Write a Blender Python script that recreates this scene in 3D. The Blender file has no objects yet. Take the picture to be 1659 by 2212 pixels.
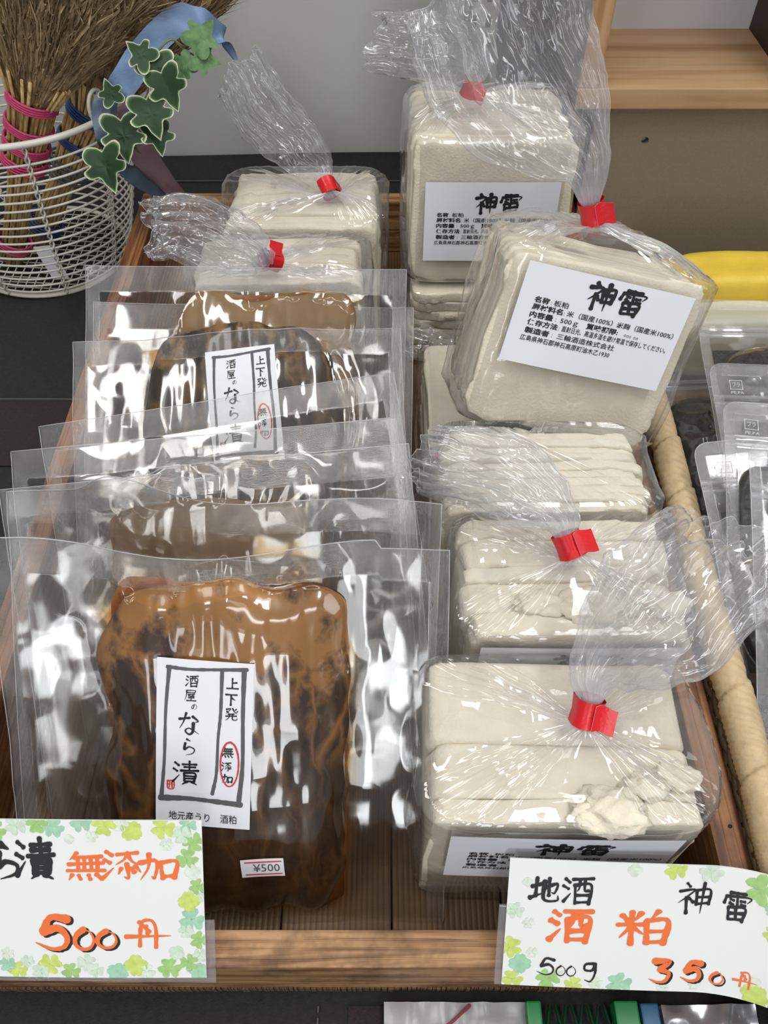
import bpy, math, random
import numpy as np
from mathutils import Vector, Matrix

# ---------------------------------------------------------------- camera
SC = bpy.context.scene
COL = SC.collection
F_PX, PITCH, CAM_H = 1750.0, math.radians(51.5), 0.53
cam_d = bpy.data.cameras.new('camera')
cam = bpy.data.objects.new('camera', cam_d); COL.objects.link(cam)
cam_d.sensor_fit = 'HORIZONTAL'; cam_d.sensor_width = 36.0
cam_d.lens = 36.0 * F_PX / 1659.0
cam_d.clip_start = 0.01; cam_d.clip_end = 30
cam.location = (0, 0, CAM_H); cam.rotation_euler = (math.pi / 2 - PITCH, 0, 0)
SC.camera = cam
CP, SP = math.cos(PITCH), math.sin(PITCH)
def ray(px, py):
    u = (px - 829.5) / F_PX; v = (1106 - py) / F_PX
    return np.array([u, CP + v * SP, -SP + v * CP])
def pz(px, py, z):            # a point of the photograph on a horizontal plane
    d = ray(px, py); return np.array([0, 0, CAM_H]) + d * ((z - CAM_H) / d[2])
def py_(px, py, Y):           # ... on a plane facing the camera at distance Y
    d = ray(px, py); return np.array([0, 0, CAM_H]) + d * (Y / d[1])
def proj(p):
    x, y, z = p[0], p[1], p[2] - CAM_H
    dep = y * CP - z * SP
    return 829.5 + F_PX * x / dep, 1106 - F_PX * (y * SP + z * CP) / dep

# ---------------------------------------------------------------- light
w = bpy.data.worlds.new('room_light'); SC.world = w; w.use_nodes = True
bg = w.node_tree.nodes['Background']
bg.inputs[0].default_value = (0.93, 0.96, 1.0, 1); bg.inputs[1].default_value = 0.20
def area(name, loc, rot, sx, sy, power, col=(1, 0.985, 0.96)):
    l = bpy.data.lights.new(name, 'AREA'); l.shape = 'RECTANGLE'; l.size = sx; l.size_y = sy
    l.energy = power; l.color = col
    o = bpy.data.objects.new(name, l); COL.objects.link(o); o.location = loc; o.rotation_euler = rot
    return o
area('ceiling_tube_light', (-0.75, -0.10, 2.0), (0, 0, 0.0), 0.34, 1.3, 15)
area('ceiling_tube_light', (0.65, 0.25, 2.0), (0, 0, 0.0), 0.34, 1.3, 21)
area('ceiling_tube_light', (-0.1, -1.25, 1.9), (math.radians(-28), 0, 0), 1.4, 0.34, 12)
area('film_highlight_strip', (-1.15, -2.05, .85), (math.radians(82), 0, math.radians(-28)), .30, 1.1, 5, (0.95, 0.98, 1.0))  # added strip behind the camera, puts silvery highlights on the melon film
area('film_highlight_strip', (0.22, -2.05, .95), (math.radians(82), 0, math.radians(6)), .42, 1.2, 11, (0.95, 0.98, 1.0))  # second added strip, its reflection brightens the front pouch's right margin
area('shop_window_light', (1.9, -0.6, 1.2), (math.radians(-20), math.radians(62), 0), 1.1, 1.0, 9, (0.93, 0.97, 1.0))
SC.view_settings.view_transform = 'Standard'; SC.view_settings.look = 'None'
SC.view_settings.exposure = -0.02; SC.view_settings.gamma = 1.0
SC.view_settings.use_curve_mapping = False
SC.cycles.transparent_max_bounces = 28
SC.cycles.max_bounces = 4; SC.cycles.diffuse_bounces = 3; SC.cycles.glossy_bounces = 2; SC.cycles.caustics_reflective = False
SC.cycles.use_adaptive_sampling = True; SC.cycles.adaptive_threshold = 0.08; SC.cycles.use_light_tree = False

# ---------------------------------------------------------------- helpers
RNG = random.Random(7)
def tag(o, label=None, cat=None, group=None, kind=None):
    if label: o['label'] = label
    if cat: o['category'] = cat
    if group: o['group'] = group
    if kind: o['kind'] = kind
    return o
def empty(name, loc=(0, 0, 0), rot=None, label=None, cat=None, group=None, kind=None):
    o = bpy.data.objects.new(name, None); COL.objects.link(o); o.empty_display_size = 0.02
    o.location = Vector(loc)
    if rot is not None:
        o.rotation_euler = rot.to_euler() if isinstance(rot, Matrix) else rot
    return tag(o, label, cat, group, kind)
def mesh_obj(name, V, F, mat, parent=None, smooth=True, uv=None, mats=None, fm=None, attr=None):
    me = bpy.data.meshes.new(name)
    V = np.asarray(V, dtype=np.float32)
    F = [tuple(int(i) for i in f) for f in F] if not isinstance(F, np.ndarray) else F
    if isinstance(F, np.ndarray):
        n, k = F.shape
        me.vertices.add(len(V)); me.vertices.foreach_set('co', V.ravel())
        me.loops.add(n * k); me.loops.foreach_set('vertex_index', F.astype(np.int32).ravel())
        me.polygons.add(n); me.polygons.foreach_set('loop_start', np.arange(0, n * k, k, dtype=np.int32))
        me.polygons.foreach_set('loop_total', np.full(n, k, dtype=np.int32))
        me.update(calc_edges=True)
    else:
        me.from_pydata([tuple(v) for v in V], [], F)
    if uv is not None:
        l = me.uv_layers.new(name='UVMap')
        vi = np.empty(len(me.loops), dtype=np.int32); me.loops.foreach_get('vertex_index', vi)
        l.data.foreach_set('uv', np.asarray(uv, dtype=np.float32)[vi].ravel())
    for k2, arr in (attr or {}).items():
        a = me.attributes.new(k2, 'FLOAT', 'POINT'); a.data.foreach_set('value', np.asarray(arr, dtype=np.float32).ravel())
    for m in (mats or [mat]): me.materials.append(m)
    if fm is not None: me.polygons.foreach_set('material_index', np.asarray(fm, dtype=np.int32))
    me.polygons.foreach_set('use_smooth', np.full(len(me.polygons), smooth))
    me.update(); me.validate()
    o = bpy.data.objects.new(name, me); COL.objects.link(o)
    if parent is not None: o.parent = parent
    return o
def grid_faces(R, C, closed=False, off=0):
    r = np.arange(R - 1)[:, None]; c = np.arange(C if closed else C - 1)[None, :]
    c2 = (c + 1) % C
    f = np.stack([r * C + c, r * C + c2, (r + 1) * C + c2, (r + 1) * C + c], -1)
    return f.reshape(-1, 4) + off
# numpy value noise
def _h(i, j, k, s):
    n = (i * 374761393 + j * 668265263 + k * 2147483647 + s * 144269504).astype(np.int64)
    n = (n ^ (n >> 13)) * 1274126177
    n = n ^ (n >> 16)
    return (n & 0xFFFF).astype(np.float64) / 32767.5 - 1.0
def vn(P, s=0):
    P = np.asarray(P, dtype=np.float64); I = np.floor(P).astype(np.int64); f = P - I
    f = f * f * (3 - 2 * f); x, y, z = I[..., 0], I[..., 1], I[..., 2]; fx, fy, fz = f[..., 0], f[..., 1], f[..., 2]
    def L(a, b, t): return a + (b - a) * t
    return L(L(L(_h(x, y, z, s), _h(x + 1, y, z, s), fx), L(_h(x, y + 1, z, s), _h(x + 1, y + 1, z, s), fx), fy),
             L(L(_h(x, y, z + 1, s), _h(x + 1, y, z + 1, s), fx), L(_h(x, y + 1, z + 1, s), _h(x + 1, y + 1, z + 1, s), fx), fy), fz)
def fbm(P, s=0, o=3):
    r = 0; a = 1
    for k in range(o): r = r + a * vn(np.asarray(P) * (2.03 ** k) + 17.3 * k, s + k); a *= 0.5
    return r
def ridge(P, s=0, o=3):       # sharp creases, 0..1
    r = 0; a = 1; t = 0
    for k in range(o): r = r + a * (1 - np.abs(vn(np.asarray(P) * (1.9 ** k) + 9.1 * k, s + k)) * 1.6); t += a; a *= 0.55
    return r / t
def nrm(v): v = np.asarray(v, dtype=np.float64); return v / np.maximum(np.linalg.norm(v, axis=-1, keepdims=True), 1e-9)
def sstep(x): x = np.clip(x, 0, 1); return x * x * (3 - 2 * x)
def catmull(P, n):
    P = np.asarray(P, dtype=np.float64); m = len(P)
    if m == 2: t = np.linspace(0, 1, n)[:, None]; return P[0] * (1 - t) + P[1] * t
    Q = np.vstack([2 * P[0] - P[1], P, 2 * P[-1] - P[-2]])
    out = []
    for t in np.linspace(0, m - 1, n):
        i = min(int(t), m - 2); f = t - i; a, b, c, d = Q[i], Q[i + 1], Q[i + 2], Q[i + 3]
        out.append(0.5 * (2 * b + (c - a) * f + (2 * a - 5 * b + 4 * c - d) * f * f + (3 * b - a - 3 * c + d) * f ** 3))
    return np.array(out)
def tube(path, rad, seg=10, cap=True):
    P = np.asarray(path, dtype=np.float64); n = len(P)
    rad = np.full(n, rad) if np.isscalar(rad) else np.asarray(rad)
    T = nrm(np.gradient(P, axis=0)); up = np.array([0, 0, 1.0]) if abs(T[0][2]) < .9 else np.array([1.0, 0, 0])
    V = []; N = nrm(np.cross(T[0], up))
    for i in range(n):
        N = nrm(N - T[i] * np.dot(N, T[i])); B = np.cross(T[i], N)
        a = np.linspace(0, 2 * np.pi, seg, endpoint=False)[:, None]
        V.append(P[i] + rad[i] * (np.cos(a) * N + np.sin(a) * B))
    V = np.vstack(V); F = [tuple(f) for f in grid_faces(n, seg, True)]
    if cap: F += [tuple(range(seg))[::-1], tuple(range((n - 1) * seg, n * seg))]
    return V, F
class MB:
    def __init__(s): s.V = []; s.F = []; s.M = []; s.n = 0
    def add(s, V, F, m=0):
        V = np.asarray(V, dtype=np.float64); s.V.append(V)
        s.F += [tuple(int(i) + s.n for i in f) for f in F]; s.M += [m] * len(F); s.n += len(V); return s
    def box(s, a, b, m=0, bev=0.0):
        x0, y0, z0 = a; x1, y1, z1 = b
        if bev <= 0:
            V = [(x0, y0, z0), (x1, y0, z0), (x1, y1, z0), (x0, y1, z0), (x0, y0, z1), (x1, y0, z1), (x1, y1, z1), (x0, y1, z1)]
            return s.add(V, [(3, 2, 1, 0), (4, 5, 6, 7), (0, 1, 5, 4), (1, 2, 6, 5), (2, 3, 7, 6), (3, 0, 4, 7)], m)
        import bmesh
        bm = bmesh.new(); bmesh.ops.create_cube(bm, size=1.0)
        for v in bm.verts: v.co = Vector(((x0 + x1) / 2 + v.co.x * (x1 - x0), (y0 + y1) / 2 + v.co.y * (y1 - y0), (z0 + z1) / 2 + v.co.z * (z1 - z0)))
        bmesh.ops.bevel(bm, geom=bm.edges[:], offset=bev, segments=2, affect='EDGES', profile=0.6)
        bm.verts.index_update(); V = [v.co[:] for v in bm.verts]; F = [[v.index for v in f.verts] for f in bm.faces]; bm.free()
        return s.add(V, F, m)
    def tube(s, path, rad, seg=8, m=0):
        V, F = tube(path, rad, seg); return s.add(V, F, m)
    def build(s, name, mat, parent=None, smooth=False, mats=None):
        return mesh_obj(name, np.vstack(s.V), s.F, mat, parent, smooth, mats=mats, fm=s.M if mats else None)
def rm(rx=0, ry=0, rz=0):
    return Matrix.Rotation(math.radians(rz), 4, 'Z') @ Matrix.Rotation(math.radians(ry), 4, 'Y') @ Matrix.Rotation(math.radians(rx), 4, 'X')

# ---------------------------------------------------------------- materials
def newmat(name):
    m = bpy.data.materials.new(name); m.use_nodes = True
    nt = m.node_tree; return m, nt, nt.nodes, nt.links
def nd(N, typ, **kw):
    n = N.new(typ)
    for k, v in kw.items():
        if k.startswith('i_'):
            key = k[2:]; key = int(key) if key.isdigit() else key.replace('_', ' ')
            n.inputs[key].default_value = v
        else: setattr(n, k, v)
    return n
def ramp(N, stops, interp='LINEAR'):
    r = N.new('ShaderNodeValToRGB'); r.color_ramp.interpolation = interp
    e = r.color_ramp.elements
    while len(e) < len(stops): e.new(0.5)
    for x, (p, c) in zip(e, stops): x.position = p; x.color = (*c, 1) if len(c) == 3 else c
    return r
def simple(name, col, rough=0.6, noise=0.0, scale=30, bump=0.0, bscale=200, spec=0.5, coat=0.0, metal=0.0, sub=0.0, trans=0.0):
    m, nt, N, L = newmat(name); p = N['Principled BSDF']
    p.inputs['Base Color'].default_value = (*col, 1); p.inputs['Roughness'].default_value = rough
    p.inputs['Specular IOR Level'].default_value = spec; p.inputs['Coat Weight'].default_value = coat
    p.inputs['Metallic'].default_value = metal
    if sub: p.inputs['Subsurface Weight'].default_value = sub; p.inputs['Subsurface Radius'].default_value = (.01, .007, .004); p.inputs['Subsurface Scale'].default_value = .5
    tc = nd(N, 'ShaderNodeTexCoord')
    if noise:
        n = nd(N, 'ShaderNodeTexNoise', i_Scale=scale, i_Detail=5.0); L.new(tc.outputs['Object'], n.inputs['Vector'])
        r = ramp(N, [(0.3, tuple(c * (1 - noise) for c in col)), (0.7, tuple(min(1, c * (1 + noise)) for c in col))])
        L.new(n.outputs['Fac'], r.inputs[0]); L.new(r.outputs[0], p.inputs['Base Color'])
    if bump:
        n2 = nd(N, 'ShaderNodeTexNoise', i_Scale=bscale, i_Detail=4.0); L.new(tc.outputs['Object'], n2.inputs['Vector'])
        b = nd(N, 'ShaderNodeBump', i_Strength=bump, i_Distance=0.001); L.new(n2.outputs['Fac'], b.inputs['Height']); L.new(b.outputs[0], p.inputs['Normal'])
    return m
def film(name, haze=0.03, rough=0.07, tint=(0.985, 0.985, 0.99), base=0.075, b1=(35, 0.0016), b2=(110, 0.0006), crease=0.5, edge=0.85, grid=0.0, hz_col=(.86, .86, .9), stretch=None):
    """thin clear plastic: clear, sharply reflecting, slightly milky where crumpled (attribute haze)"""
    m, nt, N, L = newmat(name); N.remove(N['Principled BSDF']); out = N['Material Output']
    tc = nd(N, 'ShaderNodeTexCoord')
    vec = tc.outputs['Object']
    if stretch:
        mp = nd(N, 'ShaderNodeMapping'); mp.inputs['Scale'].default_value = stretch; L.new(vec, mp.inputs[0]); vec = mp.outputs[0]
    n1 = nd(N, 'ShaderNodeTexNoise', i_Scale=b1[0], i_Detail=1.0, i_Roughness=0.4); L.new(vec, n1.inputs['Vector'])
    n2 = nd(N, 'ShaderNodeTexNoise', noise_type='RIDGED_MULTIFRACTAL', i_Scale=b2[0], i_Detail=1.0); L.new(vec, n2.inputs['Vector'])
    bp1 = nd(N, 'ShaderNodeBump', i_Strength=1.0, i_Distance=b1[1]); L.new(n1.outputs['Fac'], bp1.inputs['Height'])
    bp2 = nd(N, 'ShaderNodeBump', i_Strength=crease, i_Distance=b2[1]); L.new(n2.outputs['Fac'], bp2.inputs['Height']); L.new(bp1.outputs[0], bp2.inputs['Normal'])
    nor = bp2.outputs[0]
    if grid:
        w1 = nd(N, 'ShaderNodeTexWave', i_Scale=grid, wave_type='BANDS', bands_direction='X'); w2 = nd(N, 'ShaderNodeTexWave', i_Scale=grid, wave_type='BANDS', bands_direction='Y')
        L.new(tc.outputs['Object'], w1.inputs['Vector']); L.new(tc.outputs['Object'], w2.inputs['Vector'])
        ad = nd(N, 'ShaderNodeMath', operation='ADD'); L.new(w1.outputs['Fac'], ad.inputs[0]); L.new(w2.outputs['Fac'], ad.inputs[1])
        at2 = nd(N, 'ShaderNodeAttribute', attribute_name='seal')
        mu = nd(N, 'ShaderNodeMath', operation='MULTIPLY'); L.new(ad.outputs[0], mu.inputs[0]); L.new(at2.outputs['Fac'], mu.inputs[1])
        b3 = nd(N, 'ShaderNodeBump', i_Strength=0.8, i_Distance=0.00012); L.new(mu.outputs[0], b3.inputs['Height']); L.new(nor, b3.inputs['Normal']); nor = b3.outputs[0]
    lw = nd(N, 'ShaderNodeLayerWeight', i_Blend=0.5); L.new(nor, lw.inputs['Normal'])
    pw = nd(N, 'ShaderNodeMath', operation='POWER', i_1=3.5); L.new(lw.outputs['Facing'], pw.inputs[0])
    ma = nd(N, 'ShaderNodeMath', operation='MULTIPLY_ADD', i_1=edge, i_2=base, use_clamp=True); L.new(pw.outputs[0], ma.inputs[0])
    tr = nd(N, 'ShaderNodeBsdfTransparent'); tr.inputs[0].default_value = (*tint, 1)
    gl = nd(N, 'ShaderNodeBsdfGlossy', i_Roughness=rough); gl.inputs['Color'].default_value = (1, 1, 1, 1); L.new(nor, gl.inputs['Normal'])
    mx = nd(N, 'ShaderNodeMixShader'); L.new(ma.outputs[0], mx.inputs[0]); L.new(tr.outputs[0], mx.inputs[1]); L.new(gl.outputs[0], mx.inputs[2])
    df = nd(N, 'ShaderNodeBsdfDiffuse'); df.inputs[0].default_value = (*hz_col, 1)
    tl = nd(N, 'ShaderNodeBsdfTranslucent'); tl.inputs[0].default_value = (*hz_col, 1)
    dm = nd(N, 'ShaderNodeMixShader', i_0=0.4); L.new(df.outputs[0], dm.inputs[1]); L.new(tl.outputs[0], dm.inputs[2])
    at = nd(N, 'ShaderNodeAttribute', attribute_name='haze')
    hm = nd(N, 'ShaderNodeMath', operation='ADD', i_1=haze, use_clamp=True); L.new(at.outputs['Fac'], hm.inputs[0])
    m2 = nd(N, 'ShaderNodeMixShader'); L.new(hm.outputs[0], m2.inputs[0]); L.new(mx.outputs[0], m2.inputs[1]); L.new(dm.outputs[0], m2.inputs[2])
    L.new(m2.outputs[0], out.inputs[0]); return m
def wood(name, c1, c2, c3, scale=(1, 1, 1), dirt=0.35, gscale=40, rough=0.55, axis='X'):
    """grain running along one axis with darker lines and stains"""
    m, nt, N, L = newmat(name); p = N['Principled BSDF']; p.inputs['Roughness'].default_value = rough
    tc = nd(N, 'ShaderNodeTexCoord'); mp = nd(N, 'ShaderNodeMapping')
    s = {'X': (0.06, 1, 1), 'Y': (1, 0.06, 1), 'Z': (1, 1, 0.06)}[axis]
    mp.inputs['Scale'].default_value = tuple(a * b for a, b in zip(s, scale)); L.new(tc.outputs['Object'], mp.inputs[0])
    n1 = nd(N, 'ShaderNodeTexNoise', i_Scale=gscale * 3, i_Detail=6.0, i_Roughness=.65, i_Distortion=.3); L.new(mp.outputs[0], n1.inputs['Vector'])
    wv = nd(N, 'ShaderNodeTexNoise', i_Scale=gscale, i_Detail=2.0, i_Distortion=1.2); L.new(mp.outputs[0], wv.inputs['Vector'])
    ms = nd(N, 'ShaderNodeMath', operation='MULTIPLY', i_1=26.0); L.new(wv.outputs['Fac'], ms.inputs[0])
    sn = nd(N, 'ShaderNodeMath', operation='SINE'); L.new(ms.outputs[0], sn.inputs[0])
    a1 = nd(N, 'ShaderNodeMath', operation='MULTIPLY_ADD', i_1=0.16, i_2=0.0); L.new(sn.outputs[0], a1.inputs[0])
    a2 = nd(N, 'ShaderNodeMath', operation='ADD'); L.new(a1.outputs[0], a2.inputs[0]); L.new(n1.outputs['Fac'], a2.inputs[1])
    r = ramp(N, [(0.25, c3), (0.5, c1), (0.72, c2)]); L.new(a2.outputs[0], r.inputs[0])
    n3 = nd(N, 'ShaderNodeTexNoise', i_Scale=14.0, i_Detail=5.0, i_Roughness=.7); L.new(tc.outputs['Object'], n3.inputs['Vector'])
    r3 = ramp(N, [(0.47, (0, 0, 0)), (0.62, (1, 1, 1))]); L.new(n3.outputs['Fac'], r3.inputs[0])
    mf = nd(N, 'ShaderNodeMath', operation='MULTIPLY', i_1=dirt); L.new(r3.outputs[0], mf.inputs[0])
    mx = nd(N, 'ShaderNodeMix', data_type='RGBA'); L.new(mf.outputs[0], mx.inputs[0]); L.new(r.outputs[0], mx.inputs[6]); mx.inputs[7].default_value = (c3[0] * .35, c3[1] * .35, c3[2] * .35, 1)
    L.new(mx.outputs[2], p.inputs['Base Color'])
    b = nd(N, 'ShaderNodeBump', i_Strength=0.5, i_Distance=0.0008); L.new(a2.outputs[0], b.inputs['Height']); L.new(b.outputs[0], p.inputs['Normal'])
    return m
M = {}
M['film'] = film('clear_bag_film', haze=0.025, rough=0.06, b1=(45, .0016), b2=(75, .0011), crease=.75, base=.07)
M['film_tail'] = film('crumpled_bag_film', haze=0.02, rough=0.055, b1=(45, .002), b2=(48, .0016), crease=.7, base=.075)
M['vac'] = film('vacuum_bag_film', haze=0.006, rough=0.085, tint=(.975, .973, .97), base=.075, b1=(13, .0045), b2=(28, .0012), crease=.55, grid=420, edge=.6, hz_col=(.78, .77, .78))
M['edge'] = film('film_cut_edge', haze=.42, rough=.2, base=.2, b1=(5, .00001), b2=(5, .00001), crease=.1)
M['zip'] = film('zip_bag_film', haze=0.03, rough=0.10, base=.07, b1=(30, .003), b2=(60, .0012), crease=.6, grid=420)
M['lees'] = simple('pressed_sake_lees', (.80, .73, .585), .78, noise=.06, scale=60, bump=.55, bscale=500, sub=.12)
M['paper'] = simple('white_label_paper', (.80, .81, .86), .5, spec=.4)
M['card'] = simple('printed_card', (.82, .84, .82), .45, spec=.4)
M['ink'] = simple('black_ink', (.012, .012, .014), .5)
M['grey_ink'] = simple('grey_brush_ink', (.10, .10, .11), .6)
M['orange_ink'] = simple('orange_marker_ink', (.87, .17, .035), .5)
M['red_ink'] = simple('red_ink', (.62, .045, .05), .5)
M['red_tape'] = simple('red_tape', (.72, .012, .02), .32, spec=.6, bump=.3, bscale=300)
M['tape_back'] = simple('pale_tape_back', (.80, .62, .66), .5)
M['clovers'] = [simple('clover_' + n, c, .6, noise=.12, scale=300) for n, c in (('yellow', (.58, .70, .16)), ('leaf', (.36, .58, .20)), ('mint', (.36, .62, .44)), ('pale', (.62, .74, .60)), ('faint', (.70, .78, .68)))]
M['cloth'] = simple('black_tablecloth', (.016, .0155, .0155), .85, noise=.25, scale=250, bump=.5, bscale=900)
M['cloth_brown'] = simple('plum_cloth_band', (.022, .014, .018), .85, noise=.3, scale=400, bump=.5, bscale=900)
M['thread'] = simple('grey_thread', (.09, .085, .08), .8)
M['wall'] = simple('painted_wall', (.66, .66, .64), .85, noise=.02, scale=4, bump=.15, bscale=300)
M['tray_x'] = wood('tray_wood_cross', (.32, .165, .070), (.46, .26, .12), (.15, .065, .026), dirt=.8, axis='X', gscale=55)
M['tray_y'] = wood('tray_wood_long', (.25, .105, .040), (.36, .165, .065), (.11, .040, .016), dirt=.55, axis='Y', gscale=55)
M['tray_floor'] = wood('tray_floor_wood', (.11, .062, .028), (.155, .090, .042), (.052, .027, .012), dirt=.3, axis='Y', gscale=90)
M['pine_x'] = wood('shelf_wood_cross', (.50, .31, .155), (.58, .38, .21), (.37, .19, .08), dirt=.06, axis='X', gscale=16)
M['pine_z'] = wood('shelf_wood_upright', (.46, .26, .12), (.56, .36, .19), (.30, .14, .055), dirt=.06, axis='Z', gscale=24)
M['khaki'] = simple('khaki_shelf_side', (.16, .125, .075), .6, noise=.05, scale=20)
M['fibre'] = simple('fibreboard', (.285, .225, .15), .75, noise=.06, scale=350, bump=.3, bscale=900)
M['white_board'] = simple('white_back_panel', (.60, .59, .62), .6)
M['dark_brown'] = simple('dark_brown_wood', (.035, .016, .010), .5, noise=.2, scale=20)
M['blackish'] = simple('black_plastic', (.008, .009, .009), .45)
M['wire'] = simple('white_coated_wire', (.68, .66, .58), .35, spec=.6)
M['straw'] = wood('broom_straw', (.62, .43, .17), (.72, .54, .27), (.36, .21, .08), axis='Z', dirt=.1, gscale=60)
M['bristle'] = simple('broom_bristle', (.33, .225, .115), .8, noise=.35, scale=120)
M['bristle2'] = simple('broom_bristle_light', (.50, .36, .20), .8, noise=.3, scale=120)
M['pink'] = simple('pink_cord', (.62, .06, .17), .5, noise=.2, scale=300)
M['blue_cord'] = simple('blue_cord', (.03, .07, .22), .5)
M['blue_rib'] = simple('pale_blue_ribbon', (.20, .31, .50), .5, noise=.06, scale=80, bump=.3, bscale=800)
M['slate_rib'] = simple('slate_blue_ribbon', (.10, .14, .20), .5, bump=.3, bscale=800)
M['pink_rib'] = simple('dusty_pink_ribbon', (.36, .24, .28), .5, noise=.06, scale=80, bump=.3, bscale=800)
M['rush'] = simple('wrapped_rush', (.60, .45, .26), .5, noise=.12, scale=150, bump=.3, bscale=400)
M['rush_dark'] = simple('woven_rush', (.30, .19, .09), .6, noise=.2, scale=150)
M['fungus'] = simple('dried_black_fungus', (.006, .006, .006), .42, noise=.5, scale=150, bump=.9, bscale=180)
M['yellow'] = simple('yellow_wrap', (.74, .52, .05), .5, noise=.06, scale=50, bump=.3, bscale=500)
M['cream_wrap'] = simple('cream_wrap', (.70, .68, .50), .4)
M['green_pl'] = simple('green_plastic', (.005, .22, .06), .35)
M['dkgreen_pl'] = simple('dark_green_plastic', (.01, .07, .03), .4)
M['blue_pl'] = simple('blue_plastic', (.01, .12, .24), .35)
M['silver'] = simple('silver_film', (.45, .46, .50), .25, metal=.6, bump=1.0, bscale=25)
M['marinade'] = None
def leaf_mat():
    m, nt, N, L = newmat('variegated_ivy_leaf'); p = N['Principled BSDF']; p.inputs['Roughness'].default_value = .55
    at = nd(N, 'ShaderNodeAttribute', attribute_name='rim'); tc = nd(N, 'ShaderNodeTexCoord')
    n = nd(N, 'ShaderNodeTexNoise', i_Scale=110.0, i_Detail=3.0); L.new(tc.outputs['Object'], n.inputs['Vector'])
    a = nd(N, 'ShaderNodeMath', operation='MULTIPLY_ADD', i_1=.35); L.new(n.outputs['Fac'], a.inputs[0]); L.new(at.outputs['Fac'], a.inputs[2])
    r = ramp(N, [(.30, (.010, .042, .008)), (.66, (.03, .09, .018)), (.90, (.09, .19, .05)), (1.0, (.58, .60, .44))]); L.new(a.outputs[0], r.inputs[0])
    L.new(r.outputs[0], p.inputs['Base Color']); return m
M['leaf'] = leaf_mat()
M['leaf_soft'] = simple('soft_green_foliage', (.11, .22, .08), .6, noise=.3, scale=200)
def amber_mat():
    m, nt, N, L = newmat('amber_marinade'); N.remove(N['Principled BSDF']); out = N['Material Output']
    at = nd(N, 'ShaderNodeAttribute', attribute_name='thick'); tc = nd(N, 'ShaderNodeTexCoord')
    n = nd(N, 'ShaderNodeTexNoise', i_Scale=40.0, i_Detail=4.0); L.new(tc.outputs['Object'], n.inputs['Vector'])
    ad = nd(N, 'ShaderNodeMath', operation='MULTIPLY_ADD', i_1=1.6, i_2=-.8); L.new(n.outputs['Fac'], ad.inputs[0])
    a2 = nd(N, 'ShaderNodeMath', operation='ADD', use_clamp=True); L.new(ad.outputs[0], a2.inputs[0]); L.new(at.outputs['Fac'], a2.inputs[1])
    m0 = nd(N, 'ShaderNodeMath', operation='MULTIPLY', use_clamp=True); L.new(a2.outputs[0], m0.inputs[0]); L.new(at.outputs['Fac'], m0.inputs[1])
    rc = ramp(N, [(0, (1, .97, .90)), (.35, (.95, .62, .22)), (.8, (.6, .2, .03))]); L.new(m0.outputs[0], rc.inputs[0])
    tr = nd(N, 'ShaderNodeBsdfTransparent'); L.new(rc.outputs[0], tr.inputs[0])
    df = nd(N, 'ShaderNodeBsdfPrincipled'); df.inputs['Base Color'].default_value = (.24, .085, .012, 1); df.inputs['Roughness'].default_value = .3
    mx = nd(N, 'ShaderNodeMixShader'); m3 = nd(N, 'ShaderNodeMath', operation='MULTIPLY', i_1=.8); L.new(m0.outputs[0], m3.inputs[0]); L.new(m3.outputs[0], mx.inputs[0])
    L.new(tr.outputs[0], mx.inputs[1]); L.new(df.outputs[0], mx.inputs[2]); L.new(mx.outputs[0], out.inputs[0]); return m
M['amber'] = amber_mat()
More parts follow.
